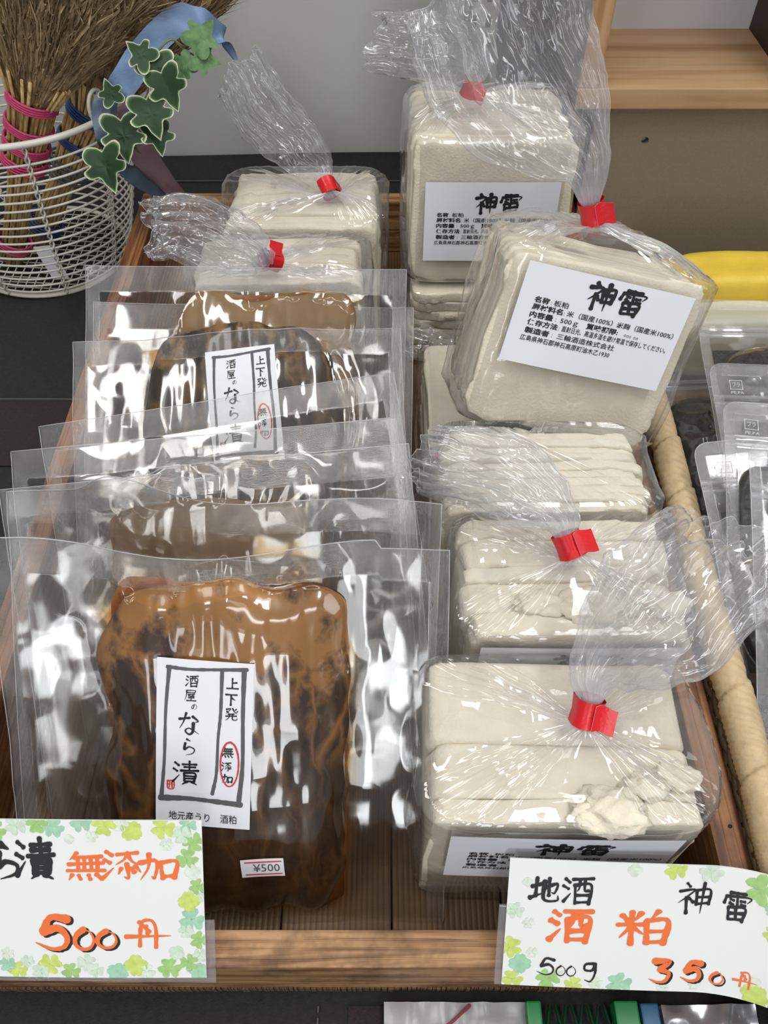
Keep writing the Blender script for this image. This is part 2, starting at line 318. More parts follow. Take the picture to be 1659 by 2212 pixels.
def melon_mat(name, paste, dark, bias, seed):
    """pickled melon: dark strands, tan veins and patches of lees paste; UV runs 0..1 across and up the piece"""
    m, nt, N, L = newmat(name); p = N['Principled BSDF']; p.inputs['Roughness'].default_value = .3; p.inputs['Coat Weight'].default_value = .4
    uv = nd(N, 'ShaderNodeTexCoord'); mp = nd(N, 'ShaderNodeMapping'); mp.inputs['Location'].default_value = (seed, seed * .7, 0); mp.inputs['Scale'].default_value = (1, 1.35, 1)
    L.new(uv.outputs['UV'], mp.inputs[0])
    dn = nd(N, 'ShaderNodeTexNoise', i_Scale=5.0, i_Detail=4.0); L.new(mp.outputs[0], dn.inputs['Vector'])
    sv = nd(N, 'ShaderNodeVectorMath', operation='SCALE', i_Scale=.22); L.new(dn.outputs['Color'], sv.inputs[0])
    ad = nd(N, 'ShaderNodeVectorMath', operation='ADD'); L.new(mp.outputs[0], ad.inputs[0]); L.new(sv.outputs[0], ad.inputs[1])
    m2 = nd(N, 'ShaderNodeMapping'); m2.inputs['Scale'].default_value = (1, .36, 1); L.new(ad.outputs[0], m2.inputs[0])
    vo = nd(N, 'ShaderNodeTexVoronoi', feature='DISTANCE_TO_EDGE', i_Scale=7.0); L.new(m2.outputs[0], vo.inputs['Vector'])
    rv = ramp(N, [(.0, (1, 1, 1)), (.05, (.55, .55, .55)), (.13, (0, 0, 0))]); L.new(vo.outputs['Distance'], rv.inputs[0])
    big = nd(N, 'ShaderNodeTexNoise', i_Scale=3.2, i_Detail=5.0, i_Roughness=.6); L.new(mp.outputs[0], big.inputs['Vector'])
    # more paste towards the top of the piece (it lies that way in the bag)
    sx = nd(N, 'ShaderNodeSeparateXYZ'); L.new(uv.outputs['UV'], sx.inputs[0])
    t1 = nd(N, 'ShaderNodeMath', operation='MULTIPLY_ADD', i_1=.62, i_2=bias); L.new(sx.outputs['Y'], t1.inputs[0])
    t2 = nd(N, 'ShaderNodeMath', operation='ADD'); L.new(t1.outputs[0], t2.inputs[0]); L.new(big.outputs['Fac'], t2.inputs[1])
    rb = ramp(N, [(.92, (0, 0, 0)), (1.0, (1, 1, 1))]); L.new(t2.outputs[0], rb.inputs[0])
    r2 = ramp(N, [(.60, (0, 0, 0)), (.95, (1, 1, 1))]); L.new(t2.outputs[0], r2.inputs[0])
    vm = nd(N, 'ShaderNodeMath', operation='MULTIPLY_ADD', i_1=.75, i_2=.12); L.new(r2.outputs[0], vm.inputs[0])
    vv = nd(N, 'ShaderNodeMath', operation='MULTIPLY'); L.new(rv.outputs[0], vv.inputs[0]); L.new(vm.outputs[0], vv.inputs[1])
    mxm = nd(N, 'ShaderNodeMath', operation='MAXIMUM'); L.new(rb.outputs[0], mxm.inputs[0]); L.new(vv.outputs[0], mxm.inputs[1])
    m3 = nd(N, 'ShaderNodeMapping'); m3.inputs['Scale'].default_value = (9, 1.0, 1); L.new(ad.outputs[0], m3.inputs[0])
    st = nd(N, 'ShaderNodeTexNoise', i_Scale=6.0, i_Detail=5.0); L.new(m3.outputs[0], st.inputs['Vector'])
    rs = ramp(N, [(.35, dark), (.55, tuple(c * 1.9 for c in dark)), (.75, tuple(c * 3.6 for c in dark))]); L.new(st.outputs['Fac'], rs.inputs[0])
    rp = ramp(N, [(.3, tuple(c * .75 for c in paste)), (.7, paste)]); L.new(dn.outputs['Fac'], rp.inputs[0])
    mx = nd(N, 'ShaderNodeMix', data_type='RGBA'); L.new(mxm.outputs[0], mx.inputs[0]); L.new(rs.outputs[0], mx.inputs[6]); L.new(rp.outputs[0], mx.inputs[7])
    L.new(mx.outputs[2], p.inputs['Base Color']); return m
M['melon'] = melon_mat('pickled_melon', (.36, .165, .042), (.024, .0105, .0035), -.05, 3.1)
M['melon_b'] = melon_mat('pickled_melon_dark', (.26, .14, .045), (.018, .010, .004), -.22, 8.4)
M['melon_c'] = melon_mat('pickled_melon_pasty', (.30, .18, .075), (.04, .018, .007), .05, 5.7)
# ---------------------------------------------------------------- brush writing
G = {
'神': '24 4 32 14|5 27 44 21 26 46 3 68*|25 46 26 98|32 50 44 62|50 25 53 70|50 25 90 20 86 68|53 46 86 43|53 68 86 65|70 2 68 99*',
'雷': '25 7 76 5|12 22 8 40|12 22 92 18 82 36*|50 7 50 47|26 30 38 33|25 42 38 44|62 29 75 30|62 41 75 42|24 56 28 95|24 56 78 53 73 94|28 74 74 71|50 56 50 92|28 93 73 91',
'酒': '10 12 24 24|4 38 19 47|4 90 27 60*|34 13 97 8|40 32 43 96|40 32 92 29 87 95|56 12 55 40 46 56*|73 11 73 48 86 50|45 67 86 64|44 91 87 88',
'粕': '8 18 20 34|44 10 32 32*|2 45 52 39|27 5 26 98|26 46 3 82*|28 48 50 70*|76 2 64 25*|56 30 59 94|56 30 95 27 92 94|58 59 92 56|58 90 92 88',
'地': '4 37 40 31|21 6 20 74|0 82 42 64*|44 43 92 27 86 62 74 58*|65 6 65 70|51 20 50 84 92 87 98 66*',
'無': '28 3 10 30*|22 20 92 16|8 42 96 38|2 66 100 62|30 20 30 66|47 19 47 65|64 19 64 64|81 18 80 63|14 78 4 96*|32 80 37 94|56 79 63 94|79 77 94 94',
'添': '10 10 24 22|4 36 18 46|2 92 28 58*|38 17 90 11|64 14 54 34 34 52*|66 24 78 40 100 50*|64 48 65 92 54 88*|48 60 38 82*|74 60 80 74|86 54 98 76*',
'加': '4 32 48 27 42 86 30 80*|28 4 25 50 2 94*|58 34 62 86|58 34 97 31 91 86|62 80 92 77',
'漬': '10 10 24 22|4 36 18 46|2 92 28 56*|40 14 92 11|44 27 88 24|34 42 100 38|66 0 66 40|46 51 47 84|46 51 88 49 86 83|47 61 86 60|47 72 86 71|47 83 86 82|56 86 36 100*|74 86 96 99*',
'な': '6 29 50 20|34 3 24 40 6 72*|64 16 88 34 76 42*|66 44 66 84 50 97 34 84 50 71 94 92*',
'ら': '38 4 60 16*|30 28 25 64 50 48 78 58 72 82 32 97*',
'屋': '18 11 88 8 85 28|18 28 84 26|18 11 16 60 2 95*|30 42 84 40|52 42 34 57 74 54|66 48 78 60|34 73 80 70|56 58 56 92|22 95 94 92',
'の': '52 18 36 80 16 72 20 36 60 15 90 44 80 78 54 94*',
'上': '50 4 50 86|50 42 84 39|6 89 96 86',
'下': '6 14 94 11|48 14 48 96|52 38 78 56*',
'発': '14 12 46 9 6 48*|18 26 28 37|58 5 74 30 98 46*|86 8 74 22*|96 23 82 34*|30 48 72 46|12 65 90 62|38 48 34 76 10 98*|60 48 60 90 92 90 93 74*',
'円': '26 32 22 96|26 32 36 4 64 3 74 30 76 98|46 22 48 50|22 8 54 40|-22 62 126 58*',
'0': '46 8 16 34 12 70 34 94 66 86 84 56 70 22 44 10*',
'5': '80 14 36 8 14 48|14 48 52 40 76 62 66 88 34 96 -8 78*',
'3': '10 8 74 6 40 40|36 42 74 58 66 88 34 96 -6 84*',
'g': '60 8 22 14 20 42 50 44 64 12|64 12 66 60 50 98 20 90*',
'切': '70 0 86 30 84 80 60 98*',
}
def stroke_geo(pts, w, taper, seed):
    P = catmull(pts, 6 * len(pts)) if len(pts) > 2 else np.array([np.array(pts[0]) * (1 - t) + np.array(pts[1]) * t for t in np.linspace(0, 1, 8)])
    n = len(P); T = nrm(np.gradient(P, axis=0)); Nn = np.stack([-T[:, 1], T[:, 0]], 1)
    t = np.linspace(0, 1, n)
    r = np.random.RandomState(seed)
    pr = 1.0 - .28 * np.sin(np.pi * t) ** 1.2 + .10 * r.randn(n) * .6
    if taper: pr = pr * np.clip(1.15 * (1 - t) ** .55, .12, 1.1)
    hw = (w / 2 * pr)[:, None]
    A = P + Nn * hw; B = P - Nn * hw
    V = np.empty((2 * n, 2)); V[0::2] = A; V[1::2] = B
    F = [(2 * i, 2 * i + 1, 2 * i + 3, 2 * i + 2) for i in range(n - 1)]
    # blunt rounded heads
    for k, i, sg in ((0, 0, -1), (1, n - 1, 1)):
        if k == 1 and taper: continue
        a0 = len(V); h = hw[i, 0]; an = np.linspace(-np.pi / 2, np.pi / 2, 6)[1:-1]
        C = np.array([P[i] + sg * T[i] * np.cos(a) * h * .8 + Nn[i] * np.sin(a) * h for a in an])
        V = np.vstack([V, C]); ids = [a0 + j for j in range(len(C))]
        F.append(tuple([2 * i + 1] + ids + [2 * i]))
    return V, F
SQ = [1.0]
def brush(text, x, y, size, mb, w=11, vertical=False, step=None, ang=0, squash=1.0, z=0.0, seed=1, wmap=None, jit=2.0, mat=0):
    """writes the signs with brush strokes; x,y = top left, y up, on the plane z"""
    step = step or size * 1.04; cx, cy = x, y
    rr = random.Random(seed)
    for ch in text:
        if ch != ' ':
            for k, s in enumerate(G[ch].split('|')):
                tp = s.endswith('*'); q = [float(a) for a in s.rstrip('*').split()]
                pts = [(q[i] + rr.uniform(-jit, jit), q[i + 1] + rr.uniform(-jit, jit)) for i in range(0, len(q), 2)]
                ww = w * rr.uniform(.85, 1.15)
                V, F = stroke_geo(pts, ww, tp, seed * 31 + k)
                V = V / 100 * size; V[:, 0] *= squash * SQ[0]; V[:, 1] = -V[:, 1]
                a = math.radians(ang); R = np.array([[math.cos(a), -math.sin(a)], [math.sin(a), math.cos(a)]])
                V = V @ R.T
                mb.add(np.column_stack([V[:, 0] + cx, V[:, 1] + cy, np.full(len(V), z + k * 4e-6)]), F, mat)
        if vertical: cy -= step
        else: cx += step * math.cos(math.radians(ang)); cy += step * math.sin(math.radians(ang))
def text(body, x, y, h, width, mb, bold=0.0, z=0.0, mat=0, shear=0.0):
    """printed line from Blender's own font: left x, baseline y, nominal height h, fitted to a width"""
    c = bpy.data.curves.new('line', 'FONT'); c.body = body; c.resolution_u = 2; c.size = 1; c.offset = bold; c.shear = shear
    o = bpy.data.objects.new('line', c); COL.objects.link(o)
    dg = bpy.context.evaluated_depsgraph_get(); dg.update()
    me = bpy.data.meshes.new_from_object(o.evaluated_get(dg))
    V = np.array([v.co[:] for v in me.vertices]); F = [tuple(p.vertices) for p in me.polygons]
    bpy.data.objects.remove(o); bpy.data.curves.remove(c); bpy.data.meshes.remove(me)
    if len(V) == 0: return
    V[:, 0] -= V[:, 0].min(); sx = width / V[:, 0].max()
    V = np.column_stack([x + V[:, 0] * sx, y + V[:, 1] * h * 1.15, np.full(len(V), z)])
    mb.add(V, F, mat)
def bend(V, f):
    V = np.asarray(V); return np.array([f(p) for p in V])

# ---------------------------------------------------------------- sake lees packs
def superbox(th, a, b, n):
    c, s = np.cos(th), np.sin(th)
    return np.stack([a * np.sign(c) * np.abs(c) ** (2 / n), b * np.sign(s) * np.abs(s) ** (2 / n)], -1)
def slab_geo(wd, th, h, seed, rough=1.0, nexp=14.0):
    """a pressed sheet standing in the x-z plane, thickness along y"""
    C = 112; ang = np.linspace(0, 2 * np.pi, C, endpoint=False)
    ang = ang + 0.22 * np.sin(4 * ang) * -1
    P = superbox(ang, wd / 2, h / 2, nexp)
    rows = [(0, .02), (0, .4), (0, .7), (0, .9), (.0, .975), (.06, .997), (.12, 1.0), (.88, 1.0), (.94, .997), (1, .975), (1, .8), (1, .4), (1, .02)]
    V = []
    for ty, sc in rows:
        V.append(np.column_stack([P[:, 0] * sc, np.full(C, ty * th), P[:, 1] * sc + h / 2]))
    V = np.vstack(V); o = np.array([seed * 3.7, seed * 1.3, 0])
    edge = np.clip((np.maximum(np.abs(V[:, 0]) / (wd / 2), np.abs(V[:, 2] - h / 2) / (h / 2)) - .93) / .07, 0, 1)
    D = np.stack([fbm(V * 70 + o, seed, 3), fbm(V * 70 + o + 50, seed + 5, 3), fbm(V * 70 + o + 90, seed + 9, 3)], -1)
    D2 = np.stack([fbm(V * 320 + o, seed, 2), fbm(V * 320 + o + 50, seed + 5, 2), fbm(V * 320 + o + 90, seed + 9, 2)], -1)
    lim = min(th * .30, .0022)
    V = V + D * np.array([.0011, lim * .25, .0011]) * rough * (.35 + edge[:, None]) + D2 * np.array([.00055, lim * .10, .00055]) * rough * (.2 + edge[:, None])
    F = [tuple(f) for f in grid_faces(len(rows), C, True)]
    F += [tuple(range(C))[::-1], tuple(range((len(rows) - 1) * C, len(rows) * C))]
    return V, F
def crumb_geo(r, seed):
    import bmesh
    bm = bmesh.new(); bmesh.ops.create_icosphere(bm, subdivisions=4, radius=1.0); bm.verts.index_update()
    V = np.array([v.co[:] for v in bm.verts]); F = [tuple(v.index for v in f.verts) for f in bm.faces]; bm.free()
    d = 1 + .30 * fbm(V * 1.6 + seed, seed, 3) + .12 * fbm(V * 6 + seed, seed + 3, 2)
    V = V * d[:, None] * np.array(r)
    return V, F
def lees_label(root, y0, x0, z0, wl=.108, hl=.066, rot=0.0):
    """the white label on the front of a pack; x0,z0 = lower left corner, plane y = y0"""
    R = np.array([[math.cos(rot), -math.sin(rot)], [math.sin(rot), math.cos(rot)]])
    def put(V):
        V = np.asarray(V, dtype=np.float64); q = V[:, :2] @ R.T
        bow = .0006 * np.sin(V[:, 0] / wl * np.pi)
        return np.column_stack([x0 + q[:, 0], y0 - V[:, 2] - bow, z0 + q[:, 1]])
    xs = np.linspace(0, wl, 14); zs = np.linspace(0, hl, 7)
    g = np.array([(x, z, 0) for z in zs for x in xs]); V = put(g)
    back = V + np.array([0, .0002, 0]); nF = grid_faces(7, 14)
    lab = mesh_obj('label', np.vstack([V, back]), [tuple(f) for f in nF] + [tuple(f)[::-1] for f in (nF + len(V))], M['paper'], root)
    mb = MB(); z = .0003; k = wl / .108
    brush('神', .041 * k, .0590, .0165, mb, w=15.5, z=z, seed=3, squash=1.06, jit=3.5)
    brush('雷', .060 * k, .0590, .0165, mb, w=14, z=z, seed=5, squash=1.12, jit=3.5)
    sz = .0034
    rows = [('名称', .0100, .0395, .0098, 1), (':', .0207, .0395, .0004, 0), ('板粕', .0225, .0395, .0094, 0),
            ('原材料名', .0100, .0350, .0198, 1), (':', .0306, .0350, .0004, 0), ('米（国産100%）、', .0325, .0350, .0350, 0), ('米麹（国産米100%）', .0655, .0350, .0385, 0),
            ('内容量', .0100, .0302, .0150, 1), (':', .0268, .0302, .0004, 0), ('500ｇ', .0300, .0302, .0115, 0), ('賞味期限:', .0470, .0302, .0212, 1),
            ('保存方法', .0100, .0254, .0198, 1), (':', .0306, .0254, .0004, 0), ('直射日光、高温多湿を避け常温で保存してください。', .0325, .0254, .0705, 0),
            ('製造者', .0100, .0202, .0160, 1), (':', .0278, .0202, .0004, 0), ('三輪酒造株式会社', .0312, .0202, .0385, 0),
            ('広島県神石郡神石高原町油木乙1930', .0088, .0152, .0595, 0)]
    for b, x, y, wd, bo in rows: text(b, x * k, y, sz, wd * k, mb, bold=.03 if bo else .010, z=z)
    for cx in (.0715, .0765):   # the faint stamped date
        pass
    V = put(np.vstack(mb.V)); pr = mesh_obj('lettering', V, mb.F, M['ink'], lab, False)
    mb2 = MB(); r2 = random.Random(4)
    for k2 in range(5):
        cx, cy = .0725 + k2 * .0018 + (.0012 if k2 > 2 else 0), .0308 - .0001 * k2
        V, F = stroke_geo([(cx, cy), (cx + .0009, cy + .0009), (cx + .0012, cy - .0003), (cx + .0002, cy - .0005)], .0003, False, k2); mb2.add(np.column_stack([V, np.full(len(V), z)]), F)
    mesh_obj('date_stamp', put(np.vstack(mb2.V)), mb2.F, M['grey_ink'], lab, False)
    return lab
def lees_pack(label, loc, rot, wd, th, h, nsl, tie, tail, tailw, seed=1, lab=None, crumbs=0, side=None, body_k=1.0, ragged=1.0, tape_ang=20, flag=(.0095, .0125), slab_jit=.0025, pits=None, group='bags of pressed sake lees', bag_bulge=.0035, tail_haze=.16, cut=0):
    root = empty('sake_lees_pack', loc, rot, label, 'food pack', group)
    Minv = root.matrix_basis.inverted(); Mi = np.array(Minv)
    def tl(p): p = np.asarray(p, dtype=np.float64); return (Mi[:3, :3] @ p) + Mi[:3, 3]
    def dl(v): return Mi[:3, :3] @ np.asarray(v, dtype=np.float64)
    rr = random.Random(seed * 11); pit = th / nsl; y_ = 0.0; fr = pits or [1 / nsl] * nsl
    for i in range(nsl):
        hh = h * rr.uniform(.975, 1.0); ww = wd * rr.uniform(.975, 1.0)
        pit = fr[i] * th
        if i == 0 and not pits: hh = h * .985; ww = wd * .99
        V, F = slab_geo(ww, pit * .995, hh, seed * 20 + i, ragged)
        V[:, 2] += V[:, 0] * rr.uniform(-.02, .02) * (V[:, 2] > h * .5); V = V + np.array([rr.uniform(-1, 1) * slab_jit, y_, 0]); y_ += pit
        mesh_obj('lees_slab', V, F, M['lees'], root)
    for i in range(crumbs):
        r0 = rr.uniform(.008, .016); V, F = crumb_geo((r0 * 1.3, r0 * .8, r0 * .6), seed * 7 + i)
        V = V + np.array([rr.uniform(-.3, .42) * wd, th * rr.uniform(.02, .28), h + r0 * .12])
        mesh_obj('lees_crumb', V, F, M['lees'], root)
    # ---- the bag: bottom, sides, gathered shoulder, neck, loose tail
    T = tl(tie); P = [tl(p) for p in tail]
    D = nrm(P[0] - T)
    xl = np.array([1.0, 0, 0]); S = xl - D * np.dot(xl, D)
    S = nrm(S) if np.linalg.norm(S) > .3 else nrm(np.cross([0, 1.0, 0], D)); Nn = np.cross(D, S)
    C = 232; psi = np.linspace(0, 2 * np.pi, C, endpoint=False)
    box = superbox(psi, wd / 2 + bag_bulge, th / 2 + bag_bulge * .8, 7.0)
    cosw, sinw = np.cos(psi), np.sin(psi)
    rows = []; hz = []; ex = {}
    def prm(zc, sc, amp=1.0):
        b = box * sc; v = np.column_stack([b[:, 0], b[:, 1] + th / 2, np.full(C, zc)])
        q = np.column_stack([v[:, 0] * 1.0, v[:, 1], v[:, 2]])
        bul = 1 + .5 * (ridge(q * 22 + seed, seed, 2) - .5)
        out = np.column_stack([cosw * (.3 + .7 * np.abs(cosw)), sinw, np.zeros(C)])
        front = np.clip(-sinw, 0, 1) ** .25
        am = (.0060 * (1 - .86 * (np.abs(sinw) > .35)) + .0012) * amp
        return v + out * ((np.clip(ridge(q * np.array([24, 24, 11]) + seed * 3, seed + 2, 3) - .15, 0, 1)) * am)[:, None] * body_k
    for sc in (.25, .55, .8, .93, .99): rows.append(prm(-.0012, sc, .0 if sc < .98 else .3)); hz.append(.02)
    for z in np.linspace(.004, h + .0005, 22): rows.append(prm(z, 1.0)); hz.append(.01)
    nS = 34; base = rows[-1]
    pf = np.column_stack([cosw, sinw, np.zeros(C)])
    pleat = ridge(pf * 6.5 + seed * 5, seed + 7, 2) - .5; pleat2 = ridge(pf * 15 + seed, seed + 4, 2) - .5
    ring = lambda r: (r * (1 + .28 * pleat2))[:, None] * (cosw[:, None] * S + sinw[:, None] * Nn)
    rn = np.full(C, .0052)
    z_sl = h + .0035
    for f in np.linspace(0, 1, nS + 1)[1:]:
        g = f ** .82
        tgt = T + ring(rn)
        p = base * (1 - g) + tgt * g
        p[:, 2] += .006 * np.sin(np.pi * f) * (1 - f)
        p[:, 2] += (pleat * .0070 + pleat2 * .0045) * np.sin(np.pi * f ** .75) * (1 - .4 * f)
        cr = ridge(p * 42 + seed, seed + 12, 3) - .5
        p[:, 2] += cr * .0035 * np.sin(np.pi * f)
        inside = (np.abs(p[:, 0]) < wd / 2) & (p[:, 1] > 0) & (p[:, 1] < th)
        p[:, 2] = np.where(inside | (f < .4), np.maximum(p[:, 2], z_sl * (1 - .0) + .0008 * pleat2), p[:, 2])
        ex[len(rows)] = .55 * np.clip(pleat - .10, 0, 1) * f ** .8 + .25 * np.clip(pleat2 - .2, 0, 1) * f; rows.append(p); hz.append(.02 + .30 * f ** 3)
    for f in np.linspace(0, 1, 6): rows.append(T + D * .012 * f + ring(rn)); hz.append(.5)
    n_body = len(rows)
    CP_ = catmull([T + D * .012] + P, 64); nt_ = len(CP_)
    Ws = np.interp(np.linspace(0, 1, nt_), np.linspace(0, 1, len(tailw) + 1), [.0058] + list(tailw))
    Sd = dl(side) if side is not None else S
    Tg = nrm(np.gradient(CP_, axis=0))
    for i in range(1, nt_):
        t = i / (nt_ - 1); bl = sstep(t * 2.5)
        s = nrm(S * (1 - bl) + nrm(Sd) * bl); s = nrm(s - Tg[i] * np.dot(s, Tg[i])); n_ = np.cross(Tg[i], s)
        a = Ws[i]; b = .0055 * (1 - .2 * t) + .006 * sstep(t * 1.5) * (1 - .35 * t)
        b = min(b, a * 1.2)
        pl = (ridge(np.column_stack([cosw * 5 + sinw * .8, np.full(C, t * 1.3 + seed), sinw * 1.2]), seed + 21, 2) - .5)
        pl2 = (ridge(np.column_stack([cosw * 13 + sinw, np.full(C, t * 2.4 + seed), sinw * 2]), seed + 22, 2) - .5)
        q = CP_[i] + s * (a * cosw * (1 + .05 * pl))[:, None]
        amp = (.0030 * (1 - t) + .013 * t * (1 - .3 * t)) * min(1, a / .02)
        off = b * sinw + amp * pl + .35 * amp * pl2 * (1 - .6 * t)
        q = q + n_ * off[:, None]
        cr = np.stack([fbm(q * 55 + seed, seed + 31, 3), fbm(q * 55 + 33, seed + 32, 3), fbm(q * 55 + 71, seed + 33, 3)], -1)
        q = q + cr * .0030 * sstep(t * 3)
        if i > nt_ - 4: q = q + Tg[i] * (fbm(np.column_stack([cosw * 2.5, np.full(C, seed), np.zeros(C)]), 4, 2) * .010)[:, None]
        rows.append(q); hz.append(tail_haze * (1 - .45 * t) + .25 * (1 - t) ** 6)
    V = np.vstack(rows); F = grid_faces(len(rows), C, True)
    H = np.repeat(np.array(hz), C) * (.75 + .5 * np.clip(ridge(V * 30, 5, 2), 0, 1))
    for k_, v_ in ex.items(): H[k_ * C:(k_ + 1) * C] += v_
    nb = grid_faces(n_body + 2, C, True)
    bag = mesh_obj('plastic_bag', V, F, M['film'], root, True, attr={'haze': H})
    bag.data.materials.append(M['film_tail'])
    mi = np.zeros(len(F), dtype=np.int32); mi[len(nb):] = 1; bag.data.polygons.foreach_set('material_index', mi)
    er = V[-C:]; MB().tube(np.vstack([er[::2], er[:1]]), .00022, 4).build('cut_edge', M['edge'], bag, True)
    # ---- red tape round the neck, one end standing off
    mb = MB(); Ct = 36; a = np.linspace(0, 2 * np.pi, Ct, endpoint=False)
    rt = .0074 * (1 + .10 * vn(np.column_stack([np.cos(a) * 2, np.sin(a) * 2, a * 0 + seed]), seed))
    tp = []
    for f, k in ((-.0005, 1.03), (.002, 1.0), (.006, .95), (.0105, 1.0), (.0135, 1.04)):
        tp.append(T + D * f + (rt * k)[:, None] * (np.cos(a)[:, None] * S + np.sin(a)[:, None] * Nn))
    mb.add(np.vstack(tp), grid_faces(5, Ct, True))
    ti = [T + D * f + (rt * .9)[:, None] * (np.cos(a)[:, None] * S + np.sin(a)[:, None] * Nn) for f in (.0, .013)]
    mb.add(np.vstack(ti), grid_faces(2, Ct, True))
    tape = mb.build('red_tape', M['red_tape'], root, True)
    an = math.radians(tape_ang); ro = math.cos(an) * S + math.sin(an) * Nn; tg = -math.sin(an) * S + math.cos(an) * Nn
    mb = MB(); fl, fh = flag; gv = []
    for u in np.linspace(0, 1, 6):
        for v in np.linspace(-.05, 1, 4): gv.append(T + ro * (.0078 + .0022 * u + .003 * u * u) + tg * fl * (u - .3) + D * (v * fh + .001 * math.sin(u * 5)))
    gv = np.array(gv); mb.add(gv, grid_faces(6, 4)); mb.add(gv + ro * -.0003, grid_faces(6, 4)[:, ::-1], 1)
    mb.build('tape_end', None, tape, True, mats=[M['red_tape'], M['tape_back']])
    if lab: lees_label(root, *lab)
    return root

# ---------------------------------------------------------------- vacuum packs
def vac_pack(label, base, theta, W, S, content, mat, roll=0.0, seed=1, wave=0.0, top=None, tk=.020, side_label=None, price=None, group='vacuum packs of pickled melon', yaw=0.0, curl=None, Rw=170, Rh=150, gap=.0):
    """a clear pouch W wide and S high leaning back at theta; content=(u0,u1,v0,v1) in metres from the lower centre"""
    rot = Matrix.Rotation(math.radians(yaw), 4, 'Z') @ Matrix.Rotation(math.radians(theta), 4, 'X') @ Matrix.Rotation(math.radians(roll), 4, 'Z')
    root = empty('pickled_melon_pack', base, rot, label, 'food pack', group)
    u0, u1, v0, v1 = content; uc, vc, ru, rv = (u0 + u1) / 2, (v0 + v1) / 2, (u1 - u0) / 2, (v1 - v0) / 2
    def prof(U, Vv, sc=1.0, n=6.5):
        wob = 1 + .075 * fbm(np.stack([U * 30, Vv * 30, U * 0 + seed], -1), seed, 2)
        r = ((np.abs(U - uc) / (ru * sc)) ** n + (np.abs(Vv - vc) / (rv * sc)) ** n) ** (1 / n) * wob
        return r
    def hgt(U, Vv):
        r = prof(U, Vv)
        h = tk * np.sqrt(np.clip(1 - r ** 2.6, 0, 1)) ** .9
        st = fbm(np.stack([U * 55, Vv * 12, U * 0 + seed * 2], -1), seed + 3, 3)
        return h * (1 + .06 * st) + .0007 * st * (h > .004)
    def skirt(U, Vv):       # film pulled tight around the content, with radial tucks
        r = prof(U, Vv); an = np.arctan2((Vv - vc) / rv, (U - uc) / ru)
        tuck = ridge(np.stack([np.cos(an) * 4, np.sin(an) * 4, U * 0 + seed], -1), seed + 8, 2) - .45
        fall = np.exp(-np.clip(r - 1, 0, 9) * 9) * (r > .93)
        return .0048 * np.clip(tuck, 0, 1) * fall + .0040 * np.exp(-np.clip(r - 1, 0, 9) * 14)
    def warp(U, Vv):
        lo = fbm(np.stack([U * 11, Vv * 11, U * 0 + seed * 4], -1), seed + 9, 2) * .0040
        lo2 = (ridge(np.stack([U * 26, Vv * 26, U * 0 + seed * 4], -1), seed + 13, 2) - .5) * .0015
        e = np.clip(Vv / S, 0, 1) ** 3
        return lo + lo2 + wave * e * np.sin(U / W * 2 * np.pi * 1.35 + .6 + seed)
    us = np.linspace(-W / 2, W / 2, Rw); vs = np.linspace(0, S, Rh)
    U, Vv = np.meshgrid(us, vs)
    tp = top(U / W + .5) if top is not None else 0 * U
    Ve = Vv + tp * (Vv / S) ** 4
    zf = warp(U, Vv) + np.maximum(hgt(U, Vv) + .0007, skirt(U, Vv)) + .0004
    zb = warp(U, Vv) - .0012 - gap - .0025 * np.clip(1 - prof(U, Vv, 1.05) ** 3, 0, 1)
    def curlf(P):
        return curl(P) if curl is not None else P
    fV = curlf(np.column_stack([U.ravel(), Ve.ravel(), zf.ravel()])); bV = curlf(np.column_stack([U.ravel(), Ve.ravel(), zb.ravel()]))
    Fg = grid_faces(Rh, Rw); n = len(fV)
    seal = np.clip((Vv.ravel() - (S - .018)) / .001, 0, 1) + np.clip((np.abs(U.ravel()) - (W / 2 - .010)) / .001, 0, 1); seal = np.clip(seal, 0, 1)
    hz = .0 + .045 * seal + .03 * np.clip(ridge(np.column_stack([U.ravel() * 30, Vv.ravel() * 30, U.ravel() * 0 + seed]), seed + 2, 3) - .55, 0, 1)
    # bright cut edge all round
    mesh_obj('plastic_pouch', np.vstack([fV, bV]), np.vstack([Fg, Fg[:, ::-1] + n]), M['vac'], root, True, attr={'haze': np.concatenate([hz, hz]), 'seal': np.concatenate([seal, seal])})
    G2 = fV.reshape(Rh, Rw, 3); eo = np.array([0, 0, .0002])
    MB().tube(np.vstack([G2[::4, 0], G2[-1, ::3], G2[-1, -1:], G2[::-4, -1]]) + eo, .00028, 5).build('cut_edge', M['edge'], root, True)
    # the melon piece itself
    k = 110; uu = np.linspace(u0 - .004, u1 + .004, k); vv = np.linspace(v0 - .004, v1 + .004, k)
    CU, CV = np.meshgrid(uu, vv)
    r = prof(CU, CV); sc = np.where(r > 1, 1 / np.maximum(r, 1e-6), 1.0)
    PU = uc + (CU - uc) * sc; PV = vc + (CV - vc) * sc
    H = warp(PU, PV) + hgt(PU, PV)
    Bz = warp(PU, PV) - .0004
    front = np.column_stack([PU.ravel(), PV.ravel(), H.ravel()]); back = np.column_stack([PU.ravel(), PV.ravel(), Bz.ravel() - .0020 * np.clip(1 - prof(PU, PV).ravel() ** 3, 0, 1)])
    uvm = np.column_stack([(PU.ravel() - u0) / (u1 - u0), (PV.ravel() - v0) / (v1 - v0)])
    fg = grid_faces(k, k)
    mesh_obj('pickled_melon', np.vstack([front, back]), np.vstack([fg, fg[:, ::-1] + k * k]), mat, root, True, uv=np.vstack([uvm, uvm]))
    # amber juice squeezed out round the piece
    ka, kr = 160, 14; an = np.linspace(0, 2 * np.pi, ka, endpoint=False); AV = []; TH = []
